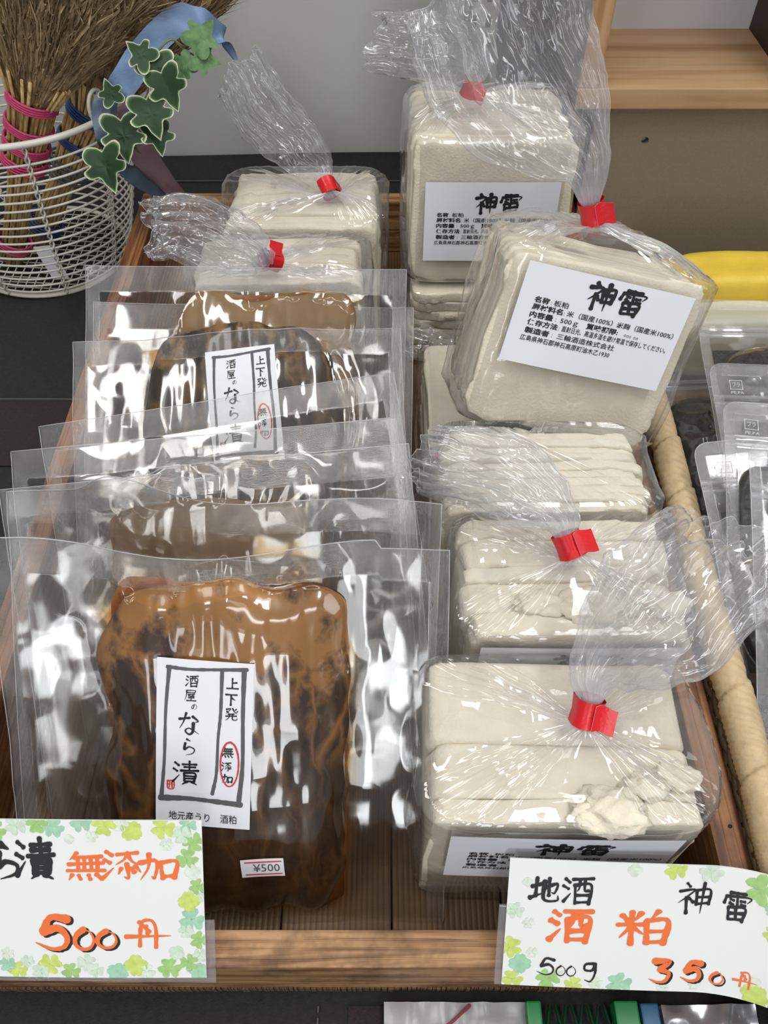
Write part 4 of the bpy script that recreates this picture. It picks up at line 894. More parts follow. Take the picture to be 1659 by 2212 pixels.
def left_card(wl, hl):
    v = hl / 340.0; u = wl / 586.0; SQ[0] = u / v; X = lambda p: (p + 140) * u; Y = lambda p: hl - p * v
    b = MB(); o = MB(); c = MB(); z = .0003; bb = MB()
    brush('な', X(-64), Y(46), 78 * v, b, w=20.5, z=z, seed=2); brush('ら', X(-4), Y(50), 78 * v, b, w=19.2, z=z, seed=3, squash=1.0); brush('漬', X(54), Y(40), 86 * v, b, w=14.1, z=z, seed=4, squash=.95)
    brush('切', X(-82), Y(140), 84 * v, b, w=15.4, z=z, seed=5)
    brush('無', X(160), Y(66), 62 * v, o, w=13, z=z, seed=6, squash=1.3); brush('添', X(238), Y(60), 66 * v, o, w=13, z=z, seed=7, squash=1.2); brush('加', X(312), Y(68), 62 * v, o, w=14, z=z, seed=8, squash=1.3)
    for ch, x, y, s, w_, sq in (('5', 92, 200, 80, 22, 1.0), ('0', 164, 228, 52, 26, 1.05), ('0', 212, 232, 44, 26, 1.25)):
        brush(ch, X(x) + .0012, Y(y) - .0008, s * v, bb, w=w_, z=z - .00006, seed=9, squash=sq); brush(ch, X(x), Y(y), s * v, o, w=w_ * .93, z=z, seed=9, squash=sq)
    brush('円', X(292), Y(212), 60 * v, o, w=13, z=z, seed=10, squash=1.1)
    rr = random.Random(12)
    L1 = [(14, 24, 24, 2, 1), (60, 12, 22, .4, 3), (104, 8, 22, 1, 1), (138, 16, 22, 2, 2), (196, 4, 22, .2, 2), (244, 10, 24, .9, 0), (216, 34, 13, 1, 4), (300, 22, 22, .1, 0), (278, 8, 16, 1, 4), (366, 16, 24, .3, 0), (404, 30, 20, 1, 3), (418, 10, 18, .6, 2), (428, 46, 22, 1.2, 1),
          (372, 50, 14, 1, 4), (414, 80, 22, 2, 1), (424, 108, 16, 1, 4), (434, 140, 18, .3, 1), (414, 172, 22, .9, 0), (436, 160, 14, .9, 3), (420, 212, 26, .2, 2), (406, 236, 16, 1, 3), (434, 256, 20, .5, 1), (384, 284, 16, .2, 3), (410, 306, 20, 1.5, 1), (434, 290, 16, 1.1, 3), (430, 326, 20, .4, 2),
          (368, 318, 24, .1, 1), (318, 326, 18, 2, 4), (296, 312, 24, .8, 0), (256, 328, 22, .3, 2), (210, 324, 16, .4, 3), (190, 306, 20, 1.5, 3), (156, 326, 20, .2, 1), (112, 310, 24, 1, 0), (90, 326, 18, .5, 3), (64, 304, 14, .8, 3), (42, 324, 20, .2, 0), (20, 312, 18, .8, 2), (22, 288, 14, .5, 4), (170, 40, 10, 1, 4)]
    for (x, y, r, a_, cc) in L1: clover(c, X(x), Y(y), r * v * 1.0, a_, cc, 3 if rr.random() < .75 else 4, lim=(wl, hl))
    return [('clover_print', M['clovers'], c), ('black_shadow', M['ink'], bb), ('lettering', M['ink'], b), ('orange_lettering', M['orange_ink'], o)]
kb, kt = .404, .389
lcard, wl_, hl_ = card('white clover-bordered price card at left reading 500 in orange', (P3(-140, 2106, kb), P3(446, 2112, kb), P3(-140, 1766, kt)), left_card)
mb = MB().box((-.002, -.0035, -.0022), (wl_ + .0045, hl_ * .36, -.0008), bev=.0003)
hz_ = film('card_holder_plastic', haze=.16, rough=.1, base=.1, b1=(5, .0001), b2=(20, .0001), crease=.1)
mb.build('clear_card_holder', hz_, lcard)
kb2, kt2 = .4015, .386
rcard, wl_, hl_ = card('white clover-bordered price card at right reading 350 in orange, corner curling', (P3(1083, 2126, kb2), P3(1648, 2146, kb2 - .001), P3(1096, 1853, kt2)), right_card, curlr=.006)
mb = MB().box((-.0035, -.001, -.0022), (.055, hl_ * .62, -.0008), bev=.0003); mb.build('clear_card_holder', hz_, rcard)

# ================================================================ wall things at the back
sh = empty('display_shelf', (.172, .740, .1835), None, 'pale wooden box shelf with open front at the upper right', 'shelf')
W_, D_, H_ = .40, .135, .42; T_ = .0185
MB().box((0, 0, 0), (W_, D_, T_), bev=.0012).build('bottom_board', M['pine_x'], sh)
o = MB().box((0, 0, T_), (T_, D_, H_), bev=.0012).build('side_board', M['pine_z'], sh)
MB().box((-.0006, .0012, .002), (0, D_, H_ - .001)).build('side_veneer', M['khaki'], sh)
MB().box((W_ - T_, 0, T_), (W_, D_, H_), bev=.0012).build('side_board', M['pine_z'], sh)
MB().box((.187, .0, T_), (.187 + .012, D_ - .006, H_ - T_), bev=.001).build('shade_board', M['dark_brown'], sh)  # dark brown board added for the shade at the shelf's right
MB().box((T_, D_ - .006, T_), (W_ - T_, D_ - .001, H_ - T_)).build('back_panel', M['white_board'], sh)
MB().box((T_, 0, H_ - T_), (W_ - T_, D_, H_), bev=.0012).build('top_board', M['pine_x'], sh)
# brown fibreboard sheet standing under the shelf
fb = empty('fibreboard_sheet', (.196, .752, .001), None, 'upright brown fibreboard sheet with a drilled hole, under the wooden shelf', 'board')
import bmesh
def holed_panel(w_, h_, cx, cz, r_, t_):
    n = 24; out = []; V = []; F = []
    an = np.linspace(0, 2 * np.pi, n, endpoint=False)
    inn = [(cx + r_ * math.cos(a_), cz + r_ * math.sin(a_)) for a_ in an]
    for a_ in an:
        c_, s_ = math.cos(a_), math.sin(a_); ts = []
        if c_ > 1e-6: ts.append((w_ - cx) / c_)
        if c_ < -1e-6: ts.append(-cx / c_)
        if s_ > 1e-6: ts.append((h_ - cz) / s_)
        if s_ < -1e-6: ts.append(-cz / s_)
        t = min(ts); out.append((cx + t * c_, cz + t * s_))
    for y in (0, t_):
        V += [(x, y, z) for x, z in inn] + [(x, y, z) for x, z in out]
    cor = [(w_, 0), (w_, h_), (0, h_), (0, 0)]
    for i in range(n):
        j = (i + 1) % n; F += [(i, j, n + j, n + i)[::-1], (2 * n + i, 2 * n + j, 3 * n + j, 3 * n + i), (i, 2 * n + i, 2 * n + j, j)]
    for cx_, cz_ in cor:      # corner triangles
        for i in range(n):
            j = (i + 1) % n; a_, b_ = out[i], out[j]
            if (abs(a_[0] - cx_) < 1e-6 and abs(b_[1] - cz_) < 1e-6 and abs(a_[1] - cz_) > 1e-6) or (abs(a_[1] - cz_) < 1e-6 and abs(b_[0] - cx_) < 1e-6 and abs(a_[0] - cx_) > 1e-6):
                k0 = len(V); V += [(cx_, 0, cz_), (cx_, t_, cz_)]; F += [(n + i, n + j, k0)[::-1], (3 * n + i, 3 * n + j, k0 + 1)]
    return V, F
hp = py_(1393, 304, .752); V, F = holed_panel(.30, .178, hp[0] - .196, hp[2] - .001, .0036, .005)
MB().add(V, F).build('panel', M['fibre'], fb)
MB().box((.30 - .02, .005, 0), (.30 - .002, .05, .12)).build('foot_strip', M['dark_brown'], fb)
wb = MB().box((.225, .762, .002), (.262, .766, .1605)).build('hole_light_card', M['white_board']); tag(wb, 'white card added behind the fibreboard hole for the light on its rim', 'card')  # white colour stands in for light catching the hole's inner rim
# black box added to fill the dark gap left of it
bk = empty('dark_gap_box', (.155, .80, .0012), None, 'added black box filling the dark gap beneath the shelf, left of the fibreboard', 'electronics')
MB().box((0, 0, 0), (.085, .10, .1815), bev=.004).build('housing', M['blackish'], bk)
for z_ in (.055, .125):
    mb = MB(); a_ = np.linspace(0, 2 * np.pi, 25); mb.tube([(.050 + .024 * math.cos(t), -.001, z_ + .024 * math.sin(t)) for t in a_], .0022, 6); mb.build('box_ring', M['cloth'], bk, True)
    mb = MB().tube([(.050, .003, z_), (.050, -.001, z_), (.050, -.003, z_)], [.016, .014, .002], 20); mb.build('box_cone', M['blackish'], bk, True)
cab = empty('dark_cabinet', (.129, .885, .0022), None, 'dark brown cabinet standing against the wall behind the shelf', 'cabinet')
MB().box((0, 0, 0), (.30, .095, .62), bev=.003).build('carcass', M['dark_brown'], cab)
MB().box((.012, -.006, .02), (.145, 0, .60), bev=.002).build('door', M['dark_brown'], cab)
MB().box((.150, -.006, .02), (.288, 0, .60), bev=.002).build('door', M['dark_brown'], cab)
ss = empty('shelf_standard', (.1085, .985, .140), None, 'white slotted metal shelf standard screwed upright on the wall', 'wall bracket')
mb = MB().box((-.018, .010, 0), (.018, .0135, .50)).box((-.018, 0, 0), (-.0155, .0125, .50)).box((.0155, 0, 0), (.018, .0125, .50)); mb.build('channel', simple('cream_metal', (.58, .57, .52), .4), ss)
mb = MB()
for i in range(19):
    z_ = .016 + i * .0255
    for sx in (-.008, .008): mb.box((sx - .0028, .0092, z_), (sx + .0028, .0101, z_ + .012))
mb.build('slots', M['dark_brown'], ss)['kind'] = 'stuff'

# ================================================================ rush basket of dried black fungus at the right
bas = empty('rush_basket', (.34, .33, .002), None, 'woven rush basket with thick wrapped rim, right of the tray', 'basket')
bx, by = .34, .33
rim = [(.2055, .075, .083), (.2075, .131, .083), (.2095, .20, .083), (.2085, .29, .084), (.2115, .38, .084), (.2125, .47, .084), (.216, .55, .084), (.228, .630, .076), (.27, .662, .070), (.42, .664, .070), (.465, .64, .074), (.475, .30, .084), (.47, .05, .083), (.44, .028, .083), (.30, .024, .083), (.22, .035, .083), (.2055, .075, .083)]
RP = catmull(rim, 900); n = len(RP); T = nrm(np.gradient(RP, axis=0)); up = np.array([0, 0, 1.0])
S_ = np.cumsum(np.r_[0, np.linalg.norm(np.diff(RP, axis=0), axis=1)]); seg = 40; V = []; aa = np.linspace(0, 2 * np.pi, seg, endpoint=False)
for i in range(n):
    Nn = nrm(np.cross(T[i], up)); Bb = np.cross(Nn, T[i])
    ph = S_[i] / .050 + aa / (2 * np.pi) * .55
    saw = (ph % 1.0); lump = .0010 * np.sqrt(np.clip(saw, 0, 1)) - .0014 * np.exp(-saw * 14)
    fine = .00035 * np.sin((S_[i] / .0021 + aa / (2 * np.pi) * 6) * 2 * np.pi)
    rr_ = .0098 + lump + fine + .0005 * vn(np.column_stack([aa * 0 + S_[i] * 40, np.cos(aa), np.sin(aa)]), 3)
    V.append(RP[i] - np.array([bx, by, .002]) + rr_[:, None] * (np.cos(aa)[:, None] * Nn + np.sin(aa)[:, None] * Bb))
mesh_obj('wrapped_rim', np.vstack(V), grid_faces(n, seg, True), M['rush'], bas, True)
# woven wall: uprights and courses with gaps
def rimpt(s): return np.array([np.interp(s, S_, RP[:, k]) for k in range(3)])
Lr = S_[-1]; ns_ = 96; mb = MB()
def wallpt(s, f):       # f 0 bottom .. 1 rim
    p = rimpt(s % Lr); c = np.array([bx, by, 0]); q = c + (p - c) * (.94 + .06 * f); q[2] = .004 + (.076 - .004) * f; return q - np.array([bx, by, .002])
for i in range(ns_):
    P = [wallpt(i * Lr / ns_, f) for f in np.linspace(0, 1, 6)]; mb.tube(P, .0019, 6)
mb.build('uprights', M['rush_dark'], bas, True)['kind'] = 'stuff'
mb = MB()
for j, f in enumerate(np.linspace(.03, .82, 11)):
    m_ = ns_ * 3; P = []
    for i in range(m_ + 1):
        s = i * Lr / m_; p = wallpt(s, f); c = np.array([0, 0, p[2]]); d = nrm(p - c); P.append(p + d * .0026 * math.cos(math.pi * (i * ns_ / m_ + j)))
    mb.tube(P, .0021, 6)
mb.build('woven_courses', M['rush_dark'], bas, True)['kind'] = 'stuff'
MB().box((-.115, -.28, .0), (.115, .28, .006), bev=.002).build('basket_floor', M['rush_dark'], bas)

def zip_pack(label, loc, rot, W, S, seed=1, zipc=True, mark=True, tk=.020, Rw=110, Rh=150):
    root = empty('dried_fungus_pack', loc, rot, label, 'food pack', 'zip bags of dried black fungus')
    us = np.linspace(-W / 2, W / 2, Rw); vs = np.linspace(0, S, Rh); U, Vv = np.meshgrid(us, vs)
    # rounded corners
    cr = .010
    def rc(U, Vv):
        dx = np.clip(np.abs(U) - (W / 2 - cr), 0, None); dv = np.clip(np.abs(Vv - S / 2) - (S / 2 - cr), 0, None); r = np.sqrt(dx ** 2 + dv ** 2)
        k_ = np.where(r > cr, cr / np.maximum(r, 1e-9), 1.0); sx = np.where(dx > 0, np.sign(U) * (W / 2 - cr + dx * k_), U); sv = np.where(dv > 0, S / 2 + np.sign(Vv - S / 2) * (S / 2 - cr + dv * k_), Vv)
        return sx, sv
    PU, PV = rc(U, Vv)
    fill = S - .050
    r = ((np.abs(U) / (W / 2 - .008)) ** 4 + (np.abs(Vv - fill / 2) / (fill / 2)) ** 4) ** .25
    bul = tk * np.sqrt(np.clip(1 - r ** 2.2, 0, 1)); lum = ridge(np.stack([U * 70, Vv * 70, U * 0 + seed], -1), seed, 3)
    w_ = fbm(np.stack([U * 12, Vv * 12, U * 0 + seed], -1), seed, 2) * .003
    zf = w_ + bul * (1 + .14 * (lum - .5)) + .0012; zb = w_ - .3 * bul
    for zz in (S - .030, S - .0365): zf = zf + .0010 * np.exp(-((Vv - zz) / .0009) ** 2)
    Vf = np.column_stack([PU.ravel(), PV.ravel(), zf.ravel()]); Vb = np.column_stack([PU.ravel(), PV.ravel(), zb.ravel()]); g = grid_faces(Rh, Rw)
    seal = np.clip((Vv.ravel() - (S - .010)) / .0005, 0, 1) + np.clip((np.abs(U.ravel()) - (W / 2 - .0075)) / .0005, 0, 1); seal = np.clip(seal, 0, 1)
    zp = np.exp(-((Vv.ravel() - (S - .030)) / .0011) ** 2) + np.exp(-((Vv.ravel() - (S - .0365)) / .0011) ** 2)
    hz = .02 + .10 * seal + .38 * zp + .08 * (Vv.ravel() > fill + .004)
    mesh_obj('zip_pouch', np.vstack([Vf, Vb]), np.vstack([g, g[:, ::-1] + len(Vf)]), M['zip'], root, True, attr={'haze': np.r_[hz, hz * .4], 'seal': np.r_[seal, seal]})
    kk = 100; uu = np.linspace(-W / 2 + .009, W / 2 - .009, kk); vv = np.linspace(.006, fill - .002, kk); A, B = np.meshgrid(uu, vv)
    r = ((np.abs(A) / (W / 2 - .008)) ** 4 + (np.abs(B - fill / 2) / (fill / 2)) ** 4) ** .25
    bl = tk * np.sqrt(np.clip(1 - r ** 2.2, 0, 1)); lu = ridge(np.stack([A * 70, B * 70, A * 0 + seed], -1), seed, 3); fl = fbm(np.stack([A * 220, B * 220, A * 0 + seed], -1), seed + 5, 3)
    ww = fbm(np.stack([A * 12, B * 12, A * 0 + seed], -1), seed, 2) * .003
    top_ = ww + bl * (1 + .14 * (lu - .5)) - .0002 + .0012 * np.minimum(fl, .1) * (bl > .003); bot = ww - .25 * bl
    top_ = np.maximum(top_, bot + .0001)
    g2 = grid_faces(kk, kk); Pf = np.column_stack([A.ravel(), B.ravel(), top_.ravel()]); Pb = np.column_stack([A.ravel(), B.ravel(), bot.ravel()])
    mesh_obj('dried_fungus', np.vstack([Pf, Pb]), np.vstack([g2, g2[:, ::-1] + len(Pf)]), M['fungus'], root, True)['kind'] = 'stuff'
    mb = MB()    # ridged closure, notch dots and the small printed recycling mark
    for zz in (S - .030, S - .0365): mb.tube([(x, zz, .0030 + fbm(np.array([x * 12, zz * 12, seed * 1.0]), seed, 2) * .003) for x in np.linspace(-W / 2 + .004, W / 2 - .004, 40)], .00055, 6)
    G3 = Vf.reshape(Rh, Rw, 3); MB().tube(np.vstack([G3[::3, 0], G3[-1, ::3], G3[-1, -1:], G3[::-3, -1]]) + np.array([0, 0, .0002]), .00025, 5).build('cut_edge', M['edge'], root, True)
    zipm = mb.build('zip_closure', M['zip'], root, True)
    if mark:
        mb = MB(); zc = .0034 + float(fbm(np.array([-W / 2 * .6 * 12, (S - .02) * 12, seed * 1.0]), seed, 2)) * .003
        x_, y_ = -W / 2 + .013, S - .0245; z = zc
        for q in ([(0, 0), (0, .008)], [(0, .008), (.009, .008)], [(.009, .008), (.009, 0)], [(.009, 0), (0, 0)]):
            ink_line(mb, [(x_ + a_[0], y_ + a_[1]) for a_ in q], .0006, 1, z)
        text('プラ', x_ + .0016, y_ + .0025, .0042, .0058, mb, z=z); text('PE,PA', x_, y_ - .0042, .0030, .0095, mb, z=z)
        mesh_obj('recycling_mark', np.vstack(mb.V), mb.F, M['markwhite'], root, False)
    return root
M['markwhite'] = simple('white_print', (.55, .56, .58), .5)
def zip_at(label, px, py, zc, rx, ry, rz, W, S, **kw):      # set down by the place of its upper left corner
    R = rm(rx, ry, rz); c = Vector(pz(px, py, zc)) - R.to_3x3() @ Vector((-W / 2, S, 0)); return zip_pack(label, c, R, W, S, **kw)
zip_at('large zip bag of black fungus behind the others, by the yellow parcel', 1500, 648, .098, 11, 0, -3, .150, .215, seed=1, mark=False, tk=.020)
zip_at('zip bag with twin white marks in the middle of the rush basket', 1530, 786, .112, 13, 0, -3, .125, .175, seed=2, tk=.012)
zip_at('small zip bag lying on the middle one, its zip strip slanting', 1560, 868, .126, 12, 0, -9, .110, .130, seed=3, tk=.008)
zip_at('zip bag with rounded corner just behind the flopping bag tail', 1496, 958, .118, 20, -3, 2, .120, .165, seed=4, tk=.013)
zip_at('zip bag at the right edge of the photo standing over the others', 1618, 952, .150, 24, 2, -4, .115, .240, seed=5, tk=.012)
zip_pack('zip bag of black fungus deepest in the basket, against its wrapped rim', (.296, .292, .018), rm(5, 0, 2), .140, .275, seed=7, tk=.030, mark=False)
zip_pack('lowest zip bag filling the near end of the rush basket', (.292, .060, .018), rm(8, 0, 2), .135, .230, seed=6, tk=.022, mark=False)
# yellow parcel and a pale folded bag
yp = empty('yellow_parcel', (.352, .585, .028), None, 'soft yellow parcel against the fibreboard behind the rush basket', 'parcel')
def soft_block(w_, d_, h_, seed, k=.10):
    import bmesh
    bm = bmesh.new(); bmesh.ops.create_cube(bm, size=1.0); bmesh.ops.subdivide_edges(bm, edges=bm.edges[:], cuts=14, use_grid_fill=True)
    bm.verts.index_update(); V = np.array([v.co[:] for v in bm.verts]) * 2; F = [tuple(v.index for v in f.verts) for f in bm.faces]; bm.free()
    L6 = (np.abs(V) ** 6).sum(1) ** (1 / 6); V = V / L6[:, None]; V = V * (1 + k * .3 * fbm(V * 2.2 + seed, seed, 3))[:, None]
    V = V * np.array([w_ / 2, d_ / 2, h_ / 2]); V[:, 2] += h_ / 2 - V[:, 2].min() * 0; V[:, 2] -= V[:, 2].min(); V[:, 1] += d_ / 2; return V, F
V, F = soft_block(.20, .052, .082, 3); mesh_obj('wrapper', V, F, M['yellow'], yp, True)
V, F = soft_block(.19, .036, .064, 5); V[:, 1] -= .034; mesh_obj('cream_front', V, F, M['cream_wrap'], yp, True)

# ================================================================ clutter in front of the tray
fb2 = empty('printed_carrier_bag', (.045, .045, .0032), None, 'crumpled pale plastic bag with red print, under the tray front edge', 'plastic bag')
g = []; 
for y in np.linspace(-.034, .022, 16):
    for x in np.linspace(-.045, .040, 40): g.append((x, y, .004 + .004 * float(ridge(np.array([x * 60, y * 60, 2.]), 3, 2)) ))
g = np.array(g); gf = grid_faces(16, 40)
mesh_obj('sheet', np.vstack([g, g - np.array([0, 0, .0035])]), np.vstack([gf, gf[:, ::-1] + len(g)]), simple('grey_bag_film', (.36, .36, .37), .3, bump=.6, bscale=60), fb2, True)
mb = MB(); text('2OS', -.028, -.012, .026, .050, mb, bold=.01, z=.0092); mb.build('red_lettering', M['red_ink'], fb2)
mb = MB(); ink_line(mb, [(-.045, .000), (-.025, .008), (-.012, .010), (.002, .020)], .0022, 3, .0094); mb.build('red_line', simple('dark_red_print', (.16, .01, .02), .5), fb2)
gb = empty('green_basket', (.108, .046, .0032), None, 'dark green plastic lattice basket corner poking out under the tray', 'basket')
mb = MB()
for i in range(5): mb.tube([(-.022 + i * .009, .020, .004), (-.014 + i * .009, -.020, .004)], .0009, 6); mb.tube([(-.026 + i * .009, -.020, .0045), (-.016 + i * .009, .020, .0045)], .0009, 6)
mb.build('lattice', M['dkgreen_pl'], gb, True)
MB().box((-.030, -.02, .0), (-.022, .021, .012), bev=.001).build('corner_post', M['green_pl'], gb)
MB().box((.018, -.02, .0), (.031, .021, .012), bev=.001).build('corner_post', M['green_pl'], gb)
o = MB().box((.1405, .026, .0032), (.1505, .066, .014), bev=.001).build('blue_box', M['blue_pl']); tag(o, 'narrow blue plastic box beside the green basket corner', 'box')
o = MB(); xs_ = np.linspace(.154, .205, 30); ys_ = np.linspace(.022, .066, 24); gg = np.array([(x, y, .006 + .007 * float(ridge(np.array([x * 45, y * 45, 7.]), 3, 3))) for y in ys_ for x in xs_]); gf = grid_faces(24, 30)
o = mesh_obj('silver_pouch', np.vstack([gg, gg * [1, 1, .3]]), np.vstack([gf, gf[:, ::-1] + len(gg)]), M['silver'], None, True); tag(o, 'crinkled silver grey pouch under the right price card', 'pouch')
# ================================================================ wire basket with hand brooms
BX, BY = -.372, .792; BH = .180
wbk = empty('wire_basket', (BX, BY, .0022), rm(0, 3, 0), 'round white wire basket holding two brooms at the left', 'basket')
def brad(z): t = z / BH; return .083 + .036 * t ** .75
def ring_path(r, z, n=72): return [(r * math.cos(t), r * math.sin(t), z) for t in np.linspace(0, 2 * np.pi, n + 1)]
MB().tube(ring_path(brad(BH), BH, 90), .0030, 10).build('top_rim', M['wire'], wbk, True)
MB().tube(ring_path(brad(0) + .001, .003, 90), .0026, 10).build('base_rim', M['wire'], wbk, True)
me = None
for i in range(17):
    z = .010 + i * (BH - .020) / 17
    MB().tube(ring_path(brad(z), z, 64), .00115, 6).build('hoop_wire', M['wire'], wbk, True)
for k in range(9):
    a = math.radians(-105 + 40 * k); P1 = []; P2 = []
    for t in np.linspace(0, 1, 60):
        z = .003 + t * (BH - .003); r = brad(z); w_ = .0018 * math.sin(t * 60); w2 = .0018 * math.cos(t * 60)
        P1.append(((r + w2) * math.cos(a) - w_ * math.sin(a), (r + w2) * math.sin(a) + w_ * math.cos(a), z)); P2.append(((r - w2) * math.cos(a) + w_ * math.sin(a), (r - w2) * math.sin(a) - w_ * math.cos(a), z))
    MB().tube(P1, .0010, 5).tube(P2, .0010, 5).build('twisted_upright', M['wire'], wbk, True)
mb = MB(); R0 = brad(0)
for i in range(-9, 10):
    q = i * .0088; L_ = math.sqrt(max(R0 * R0 - q * q, 0))
    if L_ > .01: mb.tube([(-L_, q, .003), (L_, q, .003)], .0007, 5); mb.tube([(q, -L_, .0038), (q, L_, .0038)], .0007, 5)
mb.build('base_mesh', M['wire'], wbk, True)
ra = math.radians(-28); rc_ = np.array([brad(BH) * math.cos(ra), brad(BH) * math.sin(ra), BH + .012])
MB().tube([rc_ + np.array([.010 * math.cos(t) * math.cos(ra + 1.57), .010 * math.cos(t) * math.sin(ra + 1.57), .014 * math.sin(t)]) for t in np.linspace(0, 2 * np.pi, 30)], .0018, 8).build('handle_loop', M['wire'], wbk, True)

def broom(label, foot, knot, tip, spread, n_stalk, cords, seed, dens=24000, flat=.35, sidev=(1, 0, 0)):
    root = empty('hand_broom', foot, None, label, 'broom', 'hand brooms in the wire basket')
    f = np.zeros(3); kn = np.array(knot) - np.array(foot); tp = np.array(tip) - np.array(foot)
    D = nrm(kn); S = nrm(np.array(sidev) - D * np.dot(sidev, D)); Nn = np.cross(D, S); r = random.Random(seed)
    mb = MB()
    for i in range(n_stalk):
        a = r.uniform(0, 2 * math.pi); q = math.sqrt(r.random()) * .014
        o0 = S * math.cos(a) * q * .8 + Nn * math.sin(a) * q * .8; o1 = S * math.cos(a) * q * 1.6 + Nn * math.sin(a) * q * 1.1
        mb.tube([f + o0, f + kn * .5 + o0 * 1.1, kn + o1, kn + nrm(tp - kn) * .03 + o1 * 1.6], r.uniform(.0011, .0019), 6)
    mb.build('handle_stalks', M['straw'], root, True)
    for (t, cm, w_) in cords:
        c = kn * t; mb = MB(); rad = .0150 + .004 * t
        P = [c + D * (-.004 + .008 * s) * w_ + S * rad * 1.15 * math.cos(s * 2 * math.pi * 4) + Nn * rad * math.sin(s * 2 * math.pi * 4) for s in np.linspace(0, 1, 100)]
        mb.tube(P, .0013, 6); mb.build('binding_cord', M[cm], root, True)
    ax = tp - kn; L_ = np.linalg.norm(ax); A = ax / L_; S2 = nrm(np.array(sidev) - A * np.dot(sidev, A)); N2 = np.cross(A, S2)
    rs = np.random.RandomState(seed); V = []; F = []; mi = []
    for i in range(dens):
        u = rs.uniform(-1, 1); v = rs.uniform(-1, 1) * math.sqrt(max(0, 1 - u * u)); s0 = rs.uniform(0, .80); s1 = min(1.06, s0 + rs.uniform(.12, .34))
        def pt(s, du, dv): return kn + A * (s * L_) + S2 * ((u + du) * (.014 + (spread - .014) * s ** .85)) + N2 * ((v + dv) * (.012 + (spread * flat * 1.3 - .012) * s ** .8))
        a = pt(s0, 0, 0); b = pt((s0 + s1) / 2, rs.normal() * .03, rs.normal() * .05); c = pt(s1, rs.normal() * .08, rs.normal() * .10)
        wd = rs.uniform(.0005, .0011); sv = nrm(S2 * rs.normal() + N2 * rs.normal()) * wd
        k = len(V); V += [a - sv, a + sv, b - sv, b + sv, c]; F += [(k, k + 1, k + 3, k + 2), (k + 2, k + 3, k + 4)]; m_ = 0 if rs.rand() < .72 else 1; mi += [m_, m_]
        if rs.rand() < .6:     # seed hulls
            h = nrm(A + S2 * rs.normal() * .5 + N2 * rs.normal() * .5) * .0028; k = len(V); V += [b, b + h * .5 + sv * 1.3, b + h, b + h * .5 - sv * 1.3]; F.append((k, k + 1, k + 2, k + 3)); mi.append(1)
    o = mesh_obj('bristles', V, F, None, root, False, mats=[M['bristle'], M['bristle2']], fm=mi); o['kind'] = 'stuff'
    return root
ftA = (-.405, .765, .012); knA = py_(70, 215, .745)
broom('straw hand broom bound with pink cord at the far left', ftA, knA, py_(130, -160, .74), .090, 70, [(1.0, 'pink', 1.2), (.86, 'pink', 1), (.76, 'pink', 1), (.66, 'pink', 1.6), (.12, 'pink', 1.5)], 3)
ftB = (-.385, .800, .012); knB = py_(195, 245, .80)
broom('straw hand broom bound with blue cord leaning right in the wire basket', ftB, knB, py_(330, -190, .84), .092, 70, [(1.0, 'blue_cord', 1.4), (.80, 'blue_cord', 1.0), (.60, 'slate_rib', 3.0), (.14, 'blue_cord', 2.0)], 5)
# clear wrappers round the broom heads
wr = MB(); 
# white tag low on the handle
tg = MB(); p = py_(105, 555, .745)
tg.add([p + np.array(q) for q in ((-.012, 0, .012), (.006, 0, .014), (.016, -.004, -.024), (-.002, -.004, -.026))], [(0, 1, 2, 3)]); 
o = tg.build('paper_tag', M['paper']); o.data.transform(Matrix.Identity(4))
sol = o.modifiers.new('thickness', 'SOLIDIFY'); sol.thickness = .0004
tag(o, 'small white paper tag on the broom handle low in the wire basket', 'tag')

# ---------------------------------------------------------------- ribbons
def ribbon(name, label, pts, widths, mat, side0, twist=0, group=None, cat='ribbon'):
    P = catmull(pts, 70); n = len(P); T = nrm(np.gradient(P, axis=0)); W = np.interp(np.linspace(0, 1, n), np.linspace(0, 1, len(widths)), widths); V = []
    for i in range(n):
        t = i / (n - 1); s = np.array(side0[0]) * (1 - t) + np.array(side0[1]) * t if isinstance(side0[0], (tuple, list)) else np.array(side0)
        s = nrm(s - T[i] * np.dot(s, T[i])); nn = np.cross(T[i], s); a = twist * t; s2 = s * math.cos(a) + nn * math.sin(a); nn = np.cross(T[i], s2)
        for u in np.linspace(-1, 1, 7): V.append(P[i] + s2 * u * W[i] + nn * (.0012 * (u * u) + .0008 * math.sin(t * 30 + u * 3)))
    V = np.array(V); g = grid_faces(n, 7); Tn = np.repeat(np.array([np.cross(T[i], [0, 0, 1]) for i in range(n)]), 7, axis=0) * .0003
    o = mesh_obj(name, np.vstack([V, V + .0003]), np.vstack([g, g[:, ::-1] + len(V)]), mat, None, True); tag(o, label, cat, group); return o
YR = .70
ribbon('satin_ribbon', 'pale blue ribbon arching up from the basket ivy against the wall', [py_(228, 215, YR), py_(262, 185, YR), py_(300, 130, .715), py_(345, 75, .73), py_(390, 42, .74), py_(430, 50, .75), py_(475, 80, .75), py_(508, 132, .75)], (.006, .011, .012, .011, .011, .012, .009, .002), M['blue_rib'], (-.55, .1, .8))
ribbon('satin_ribbon', 'slate blue ribbon hanging over the basket side to the tray corner', [py_(232, 205, YR), py_(225, 250, YR - .01), py_(238, 310, YR - .02), py_(262, 355, .70), py_(305, 392, .705), py_(352, 425, .71)], (.009, .010, .010, .009, .008, .006), M['slate_rib'], (.8, .1, -.3))
ribbon('satin_ribbon', 'dusty pink ribbon curling down from the ivy behind the tray corner', [py_(262, 225, YR + .01), py_(288, 260, YR), py_(300, 310, .70), py_(325, 355, .71), py_(365, 400, .72), py_(402, 430, .73)], (.006, .012, .013, .012, .009, .004), M['pink_rib'], (.85, .1, .25))
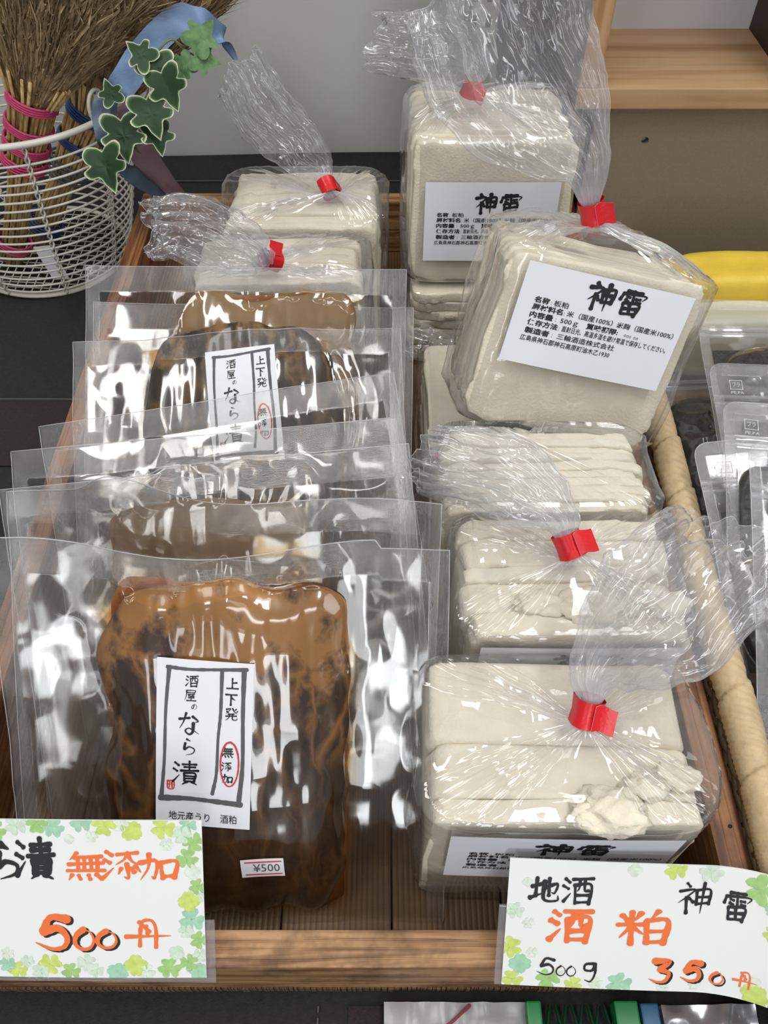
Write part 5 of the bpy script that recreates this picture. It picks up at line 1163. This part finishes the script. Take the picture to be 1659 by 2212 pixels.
# ---------------------------------------------------------------- ivy
ivy = empty('ivy_sprig', py_(262, 260, .685), None, 'trailing sprig of variegated ivy tied to the basket rim', 'plant')
io = np.array(ivy.location[:])
def ivy_leaf(p, size, ang, tilt, yaw, seed, mat='leaf'):
    prof = [(0, .0), (.16, -.13), (.42, -.18), (.56, -.02), (.50, .20), (.40, .30), (.62, .42), (.52, .60), (.26, .62), (.16, .84), (0, 1.08)]
    half = catmull(np.array([(a, b, 0) for a, b in prof]), 30)[:, :2]; out = np.vstack([half, half[::-1][1:-1] * [-1, 1]]); c = np.array([0, .38])
    V = []; rim_ = []
    for s in (1.0, .86, .80, .5, .15):
        for q in out:
            d = c + (q - c) * s; V.append((d[0], d[1] - .1, .10 * abs(d[0]) + .05 * math.sin(d[1] * 5 + seed) - .06 * d[1] ** 2)); rim_.append(1.0 if s > .9 else (.55 if s > .83 else .12))
    V.append((c[0], c[1] - .1, 0)); rim_.append(.25)
    n = len(out); F = [tuple(f) for f in grid_faces(5, n, True)] + [(4 * n + i, 4 * n + (i + 1) % n, 5 * n) for i in range(n)]
    V = np.array(V) * size; R = np.array(Matrix.Rotation(math.radians(yaw), 3, 'Z') @ Matrix.Rotation(math.radians(tilt), 3, 'X') @ Matrix.Rotation(math.radians(ang), 3, 'Z'))
    V = V @ R.T + p - io
    o = mesh_obj('leaf', V, F, M[mat], ivy, True, attr={'rim': np.array(rim_)}); return o
L_ = [(335, 125, .034, 170, 55, 10, .70), (352, 165, .036, 205, 60, -8, .69), (318, 130, .026, 40, 60, 20, .695), (262, 268, .040, 185, 58, 0, .675), (318, 222, .038, 190, 60, 12, .68), (335, 275, .030, 175, 55, 30, .68), (222, 335, .040, 200, 55, -12, .655), (408, 135, .022, 120, 55, 0, .715), (425, 95, .030, -40, 60, 0, .72), (425, 122, .026, 250, 60, 10, .715), (245, 215, .022, 20, 60, 0, .69), (385, 155, .018, 100, 60, 0, .71)]
for i, (px, py, s, a_, ti, ya, Y) in enumerate(L_): ivy_leaf(py_(px, py, Y), s * .80, a_, ti, ya, i, 'leaf_soft' if i in (7, 8, 9, 11) else 'leaf')
mb = MB()
for P in ([(262, 262), (290, 240), (318, 205), (318, 165), (335, 120), (370, 85), (400, 110), (450, 130)], [(262, 262), (285, 300), (305, 330), (330, 290)], [(262, 262), (240, 300), (222, 330)], [(375, 85), (400, 100), (428, 85)], [(318, 205), (330, 240), (335, 270)]):
    mb.tube(catmull([py_(x, y, .692 + .0002 * (x - 250)) - io for x, y in P], 26), .0009, 6)
mb.build('stem', simple('ivy_stem', (.18, .20, .09), .6), ivy, True)
